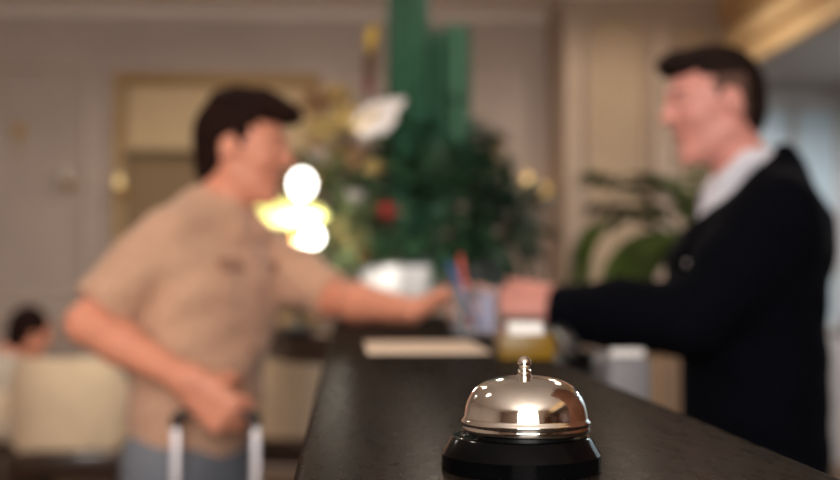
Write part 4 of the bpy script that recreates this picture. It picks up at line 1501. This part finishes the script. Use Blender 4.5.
# ---- far seated person
def sitter():
    p, rz = CH_SPOTS[2]
    f = V(math.sin(R(60)), math.cos(R(60)), 0)
    f = V(-math.sin(R(rz)), math.cos(R(rz)), 0)
    l = V(-f.y, f.x, 0)
    base = V(p.x, p.y, 0)
    root = thing('person', base + f * .3, 'seated person with dark hair and pale top at the far left edge', 'person')
    hip = base + V(0, 0, .575) - f * .06
    CH = hip + V(0, 0, .13) + f * .20
    NB = CH + V(0, 0, .12) + f * .08
    HC = W(14, 327, 6.05)
    HC = NB + V(0, 0, .12) + f * .07 + V(.05, 0, 0)
    print('sitter head', HC, W(14, 326, 6.05))
    NB = NB.lerp(HC, .15)
    B = Field(base - V(.6, .6, .01), base + V(.6, .8, 1.35), .0075)
    Rm = frame(f * .9 + V(0, 0, -.25))
    B.cap(hip, CH, .13, .13, .04, f, .68)
    B.cap(CH + l * .15 + V(0, 0, .07), CH - l * .15 + V(0, 0, .07), .05, .05, .04)
    B.cap(CH, NB, .10, .06, .04)
    legs = []
    for sg in (-1, 1):
        h_, k_, a_ = hip + l * sg * .09 - V(0, 0, .01), hip + l * sg * .12 + f * .40, hip + l * sg * .12 + f * .42
        a_.z = .09
        legs.append((h_, k_, a_))
        B.chain([h_, k_, a_], [.075, .05, .036], .03)
        B.cap(a_ - V(0, 0, .04), a_ + f * .12 - V(0, 0, .06), .03, .02, .02)
        S_, E_, Wr = CH + l * sg * .17 + V(0, 0, .07), CH + l * sg * .21 - V(0, 0, .20) + f * .06, CH + l * sg * .12 - V(0, 0, .20) + f * .26
        B.chain([S_, E_, Wr], [.045, .04, .027], .02)
        hand(B, Wr, f + V(0, 0, -.2) - l * sg * .3, (0, 0, -1), -l * sg, (20, 26, 16), 6, None, 1.0)
    P = head(B, HC, Rm, .95, NB)
    B.build('body', M['skin'], parent=root)
    face_parts(root, P, Rm, .95, M['hair'])
    H = Field(HC - V(.2, .2, .2), HC + V(.2, .2, .2), .006)
    rot = np.array(Rm)
    H.ell(P(-.022, 0, .034), (.098, .084, .096), .01, rot)
    H.ell(P(-.06, 0, -.03), (.056, .068, .085), .02, rot)
    H.ell(P(.10, 0, -.03), (.07, .1, .085), .01, rot, 'sub')
    H.ripple(lambda x, y, z: .002 * np.sin(150 * x + 60 * z))
    H.build('hair', M['hair'], parent=root)
    S = Field(base - V(.6, .6, .01), base + V(.6, .8, 1.3), .0085)
    S.cap(hip, CH, .155, .155, .04, f, .74)
    S.cap(CH + l * .15 + V(0, 0, .07), CH - l * .15 + V(0, 0, .07), .068, .068, .04)
    S.cap(CH, NB - V(0, 0, .03), .11, .075, .04)
    for sg in (-1, 1):
        S.chain([CH + l * sg * .17 + V(0, 0, .07), CH + l * sg * .21 - V(0, 0, .20) + f * .06, CH + l * sg * .13 - V(0, 0, .20) + f * .22], [.062, .056, .042], .03)
    S.build('shirt', M['linen'], parent=root)
    T = Field(base - V(.6, .6, .01), base + V(.6, .8, .8), .0085)
    T.cap(hip - V(0, 0, .0), hip + V(0, 0, .04), .15, .145, .03, f, .75)
    for lg in legs:
        T.chain(list(lg), [.092, .070, .056], .03)
    T.cut((0, 0, .05), (0, 0, -1))
    T.build('trousers', M['trouser'], parent=root)
    for lg in legs:
        shoe(root, lg[2], f, M['shoe'])


sitter()

# ---------------------------------------------------------------- flower table, arrangement and lamp
FD = 4.6
fc = W(398, 326, FD)
TZ = 1.02
ft = thing('pedestal_table', (fc.x, fc.y, 0), 'large round dark wood table carrying the tall flower arrangement', 'table')
MB().lathe([(.50, .90), (.515, .91), (.515, .985), (.54, .995), (.54, 1.012), (.53, 1.02), (0, 1.02)], (fc.x, fc.y, 0), n=64).build('tabletop', M['wood_dark'], parent=ft)
MB().lathe([(.10, .06), (.07, .15), (.055, .4), (.09, .6), (.07, .75), (.14, .90)], (fc.x, fc.y, 0), n=36).build('pedestal', M['wood_dark'], parent=ft)
MB().lathe([(.32, 0), (.32, .03), (.2, .05), (.1, .07), (0, .07)], (fc.x, fc.y, 0), n=48).build('foot', M['wood_dark'], parent=ft)

va = W(402, 300, FD - .12)
vbase = V(va.x, va.y, TZ)
fl = thing('flower_arrangement', vbase, 'huge arrangement of green reeds, dark foliage and flowers in a white bowl', 'flower arrangement')
MB().lathe([(.07, 0), (.075, .01), (.07, .03), (.12, .10), (.155, .17), (.165, .235), (.158, .238), (.145, .17), (.10, .10), (0, .09)], vbase, n=72,
           fn=lambda a, z: 1 + (.05 * math.cos(7 * a) if z > .05 else 0)).build('bowl', M['white'], parent=fl, sharp=1.2)
MB().lathe([(.0, .16), (.14, .165), (.145, .20), (.10, .215), (0, .22)], vbase, n=36).build('moss', M['soil'], parent=fl)
vc = vbase + V(0, 0, .2)


def reed_bundle(px0, px1, ytop, D, m, ybot=190):
    p0, p1 = W(px0, 100, D), W(px1, 100, D)
    ztop = W(px0, ytop, D).z
    c = (p0 + p1) / 2
    r = (p1 - p0).length / 2
    q = MB()
    for ring_r, cnt in ((.88, 16), (.5, 9), (0.05, 1)):
        for k in range(cnt):
            a = 2 * math.pi * k / cnt + ring_r
            x, y = c.x + r * ring_r * math.cos(a), c.y + r * ring_r * math.sin(a)
            h_ = ztop + random.uniform(-.035, .02)
            foot = vc + V(.35 * (x - c.x) + .3 * (c.x - vc.x), .35 * (y - c.y), -.02)
            rad = r * .17
            low = V(x, y, vc.z + .36)
            mi = random.choice((0, 0, 1, 1, 2))
            q.tube([foot, foot.lerp(low, .5) + V(0, 0, .02), low, V(x + random.uniform(-.004, .004), y, h_ - .05), V(x, y, h_)], [.005, .007, rad, rad, rad * .5], n=8, mi=mi)
            for zz_ in np.arange(low.z + .1, h_ - .05, .16):
                z1 = zz_ + random.uniform(0, .08)
                q.lathe([(rad * .9, -.004), (rad * 1.12, 0), (rad * .9, .004)], (x, y, z1), n=8, mi=mi)
    q.build('reed_bundle', [m, M['reed_dark'], M['reed_pale']], parent=fl)


reed_bundle(388, 428, -20, FD - .10, M['reed'])
reed_bundle(420, 452, 28, FD - .02, M['reed'])
reed_bundle(446, 470, 26, FD - .14, M['reed_pale'])

# foliage sprays (dark, mid and lime), each a part
def spray(c, rad, n, m, L, wd, name, seed, cen=None):
    rg = random.Random(seed)
    q = MB()
    c = Vector(c)
    cen = cen or c
    for k in range(n):
        while True:
            u = V(rg.uniform(-1, 1), rg.uniform(-1, 1), rg.uniform(-1, 1))
            if .25 < u.length < 1:
                break
        p = c + V(u.x * rad[0], u.y * rad[1], u.z * rad[2])
        d = (p - cen).normalized() + V(rg.uniform(-.5, .5), rg.uniform(-.5, .5), rg.uniform(-.5, .6))
        q.leaf(p, d, (rg.uniform(-.4, .4), rg.uniform(-.4, .4), 1), L * rg.uniform(.6, 1.2), wd * rg.uniform(.7, 1.2), bend=rg.uniform(.1, .5), n=4)
    for k in range(max(4, n // 22)):
        e = c + V(rg.uniform(-.7, .7) * rad[0], rg.uniform(-.7, .7) * rad[1], rg.uniform(-.6, .8) * rad[2])
        q.tube([vc + V(rg.uniform(-.08, .08), rg.uniform(-.06, .06), -.01), vc.lerp(e, .55) + V(0, 0, .05), e], [.005, .004, .002], n=6)
    q.build(name, m, parent=fl)


spray(W(440, 212, FD - .1), (.30, .26, .22), 420, M['leaf_dark'], .15, .055, 'foliage', 1)
spray(W(432, 150, FD - .05), (.20, .18, .18), 200, M['leaf_dark'], .16, .05, 'foliage', 2)
spray(W(505, 226, FD - .1), (.15, .2, .18), 110, M['leaf_dark'], .15, .045, 'foliage', 3)
spray(W(350, 232, FD - .12), (.12, .18, .14), 130, M['leaf_mid'], .14, .05, 'foliage', 4)
spray(W(333, 200, FD - .05), (.11, .14, .15), 60, M['leaf_mid'], .15, .05, 'foliage', 5)
spray(W(398, 248, FD + .02), (.22, .14, .06), 90, M['leaf_dark'], .13, .05, 'foliage', 6)
spray(W(358, 140, FD - .04), (.11, .10, .09), 40, M['leaf_lime'], .13, .045, 'foliage', 7)
spray(W(345, 235, FD - .2), (.05, .05, .05), 26, M['leaf_lime'], .10, .05, 'foliage', 8)


def stem_to(p, r=.005):
    p = Vector(p)
    return MB().tube([vc + V((p.x - vc.x) * .1, 0, -.01), vc.lerp(p, .5) + V((p.x - vc.x) * .08, .02, .06), p], [r, r * .9, r * .7], n=8)


def rose(p, r, m, seed=0):
    rg = random.Random(seed)
    q = MB()
    q.ball(p, (r * .45, r * .45, r * .5), 14, 10)
    for ring_, cnt, tilt, sc_ in ((0, 5, 1.2, .75), (1, 6, .7, 1.0), (2, 7, .25, 1.15)):
        for k in range(cnt):
            a = 2 * math.pi * k / cnt + ring_ * .5 + rg.uniform(-.15, .15)
            d = V(math.cos(a) * math.cos(tilt), math.sin(a) * math.cos(tilt), math.sin(tilt))
            q.leaf(Vector(p) - V(0, 0, r * .3) + d * r * .15, d, V(0, 0, 1), r * sc_, r * .95, bend=-.25 + ring_ * .15, fold=.22, n=5, th=.002)
    o = q.build('flower', m, parent=fl)
    stem_to(Vector(p) - V(0, 0, r * .3)).build('stem', M['stem'], parent=o)


rose(W(346, 120, FD - .08), .10, M['petal_cream'], 1)
rose(W(326, 130, FD - .05), .09, M['petal_cream'], 2)
rose(W(336, 96, FD + .02), .075, M['petal_cream'], 3)
rose(W(316, 104, FD), .08, M['petal_tan'], 9)
rose(W(352, 158, FD - .12), .07, M['petal_tan'], 10)
rose(W(322, 162, FD - .05), .075, M['petal_white'], 4)
rose(W(355, 198, FD - .2), .05, M['petal_white'], 5)
rose(W(389, 211, FD - .32), .046, M['petal_red'], 6)
rose(W(360, 255, FD - .25), .032, M['petal_orange'], 7)
rose(W(375, 168, FD - .2), .045, M['petal_cream'], 8)
# large white spathe tilted to the right
wp = W(355, 129, FD - .22)
q = MB()
for k, (ox, L_, w_) in enumerate(((0, .23, .155), (.014, .18, .11))):
    q.leaf(wp + V(ox, -.012 * k, 0), V(.74, -.1, .52), V(-.35, -.9, .35), L_, w_, bend=.12 + .1 * k, fold=-.12, n=10, th=.003)
o = q.build('flower', M['petal_white'], parent=fl)
MB().tube([wp, wp + V(.09, -.04, .07)], [.010, .006], n=10).build('spadix', M['petal_yellow'], parent=o)
stem_to(wp).build('stem', M['stem'], parent=o)
# upright torch flower: red foot, brown middle, yellow tip
tpnt = [W(368, 92, FD - .08), W(369, 84, FD - .08), W(371, 52, FD - .08), W(373, 32, FD - .08)]
for name, a, b_, m_, r_ in (('bract', 0, 1, 'petal_red', .035), ('bract', 1, 2, 'stem', .042), ('bract', 2, 3, 'petal_yellow', .036)):
    q = MB()
    for k in range(12):
        an = k * 2.4
        t = k / 12
        p = tpnt[a].lerp(tpnt[b_], t)
        q.leaf(p, V(math.cos(an) * .45, math.sin(an) * .45, 1), V(math.cos(an), math.sin(an), 0), .03 + .25 * (tpnt[b_] - tpnt[a]).length, .035, bend=-.1, n=4, th=.002)
    q.tube([tpnt[a], tpnt[b_]], r_ * .5, n=10)
    q.build(name, M[m_], parent=fl)
stem_to(tpnt[0], .007).build('stem', M['stem'], parent=fl)
# twiggy brown branches at the left
q = MB()
for k in range(9):
    e = W(random.uniform(306, 352), random.uniform(70, 150), FD + random.uniform(-.1, .1))
    mid = vc.lerp(e, .6) + V(random.uniform(-.03, .03), 0, .04)
    q.tube([vc, mid, e], [.006, .005, .002], n=6)
    q.tube([mid, mid.lerp(e, .5) + V(random.uniform(-.05, .05), .02, .06)], [.004, .0015], n=6)
q.build('twig', M['stem'], parent=fl)

# lamp with glowing glass, in front of the arrangement's left side
lb = W(299, 250, FD - .38)
lbase = V(lb.x, lb.y, TZ)
lp = thing('table_lamp', lbase, 'dazzling table lamp with white globes and a lime glass shade beside the flowers', 'lamp')
MB().lathe([(.07, 0), (.07, .012), (.03, .025), (.012, .04), (.012, .17)], lbase, n=32).build('lamp_base', M['black'], parent=lp)
for (px, py, r_) in ((280, 244, .034), (313, 237, .034), (298, 250, .032)):
    p = W(px, py, FD - .38)
    g = MB().ball(p, r_, 24, 16).build('globe', M['bulb'], parent=lp)
    MB().tube([lbase + V(0, 0, .16), p.lerp(lbase + V(0, 0, .16), .5) - V(0, 0, .03), p - V(0, 0, r_ * .9)], .007, n=8).build('arm', M['brass'], parent=g)
pt = W(302, 184, FD - .38)
MB().ball(pt, (.043, .043, .050), 28, 18).build('globe', M['bulb'], parent=lp)
ps_ = W(290, 215, FD - .38)
MB().lathe([(.03, -.04), (.11, -.032), (.142, -.004), (.142, .004), (.115, .03), (.05, .05), (.046, .05), (.10, .024), (.13, 0), (.10, -.022), (.03, -.034)], (ps_.x - .004, ps_.y, ps_.z), n=48).build('glass_shade', M['lime_shade'], parent=lp)
MB().tube([lbase + V(0, 0, .16), V(ps_.x + .012, ps_.y, ps_.z - .03), V(ps_.x + .012, ps_.y, ps_.z + .05), pt - V(0, 0, .05)], .009, n=10).build('stem', M['brass'], parent=lp)

ld = bpy.data.lights.new('table_lamp_light', 'POINT')
ld.energy, ld.color, ld.shadow_soft_size = 14, (1, .95, .86), .06
lo_ = bpy.data.objects.new('table_lamp_light', ld)
lo_.location = (.06, -.20, .33)
lo_.parent = lp
COL.objects.link(lo_)
# ---------------------------------------------------------------- potted palm behind the clerk
pbp = W(694, 300, 3.75)
pbase = V(pbp.x, pbp.y, 0)
pl = thing('potted_palm', pbase, 'leafy green potted palm standing behind the clerk\'s outstretched arm', 'plant')
MB().lathe([(.13, 0), (.14, .01), (.19, .34), (.20, .36), (.185, .37), (.17, .34), (0, .33)], pbase, n=40).build('pot', M['pot'], parent=pl)
MB().lathe([(.172, .325), (.17, .335), (0, .345)], pbase, n=30).build('soil', M['soil'], parent=pl)
pcr = W(690, 246, 3.75)
tr = MB()
for k in range(5):
    a = k * 2 * math.pi / 5
    tr.tube([pbase + V(.05 * math.cos(a), .05 * math.sin(a), .33), pbase + V(.04 * math.cos(a + .4), .04 * math.sin(a + .4), .85), pcr + V(.02 * math.cos(a), .02 * math.sin(a), 0)], [.016, .013, .010], n=8)
tr.build('stem', M['leaf_mid'], parent=pl)


def frond(tip_px, mid_px, D0, D1, wl=.16, m='leaf_palm', lw=.052):
    a = Vector(pcr)
    mdl = W(mid_px[0], mid_px[1], (D0 + D1) / 2)
    tip = W(tip_px[0], tip_px[1], D1)
    pts = []
    for i in range(15):
        t = i / 14
        pts.append(a * (1 - t) ** 2 + (mdl * 2 - (a + tip) / 2) * 2 * t * (1 - t) + tip * t * t)
    q = MB()
    q.tube(pts, [.009 - .007 * i / 14 for i in range(15)], n=8)
    for i in range(4, 15):
        d = (pts[min(i + 1, 14)] - pts[i - 1]).normalized()
        sd = d.cross(V(0, 0, 1))
        if sd.length < .1:
            sd = V(0, 1, 0)
        sd.normalize()
        ln = wl * math.sin(math.pi * (i - 2.5) / 13.5) ** .6 + .02
        for sg in (-1, 1):
            q.leaf(pts[i], d * .95 + sd * sg * .5 + V(0, 0, -.12 - .25 * (i % 2)), V(0, 0, 1), ln, lw, bend=.25, n=4)
    q.leaf(pts[-1], (pts[-1] - pts[-2]), V(0, 0, 1), wl * .6, lw, n=4)
    q.build('frond', M[m], parent=pl)


frond((597, 174), (642, 196), 3.75, 3.6, .11)
frond((577, 284), (606, 220), 3.75, 3.55, .12)
frond((604, 296), (634, 250), 3.75, 3.7, .11)
frond((628, 300), (650, 256), 3.75, 3.5, .13, 'leaf_palm', .05)
frond((632, 252), (660, 232), 3.75, 3.45, .20, 'leaf_palm', .07)
frond((600, 205), (650, 212), 3.75, 4.05, .10)
frond((660, 180), (680, 205), 3.75, 3.9)
frond((740, 205), (715, 215), 3.75, 3.8)
frond((700, 170), (694, 205), 3.75, 4.05)
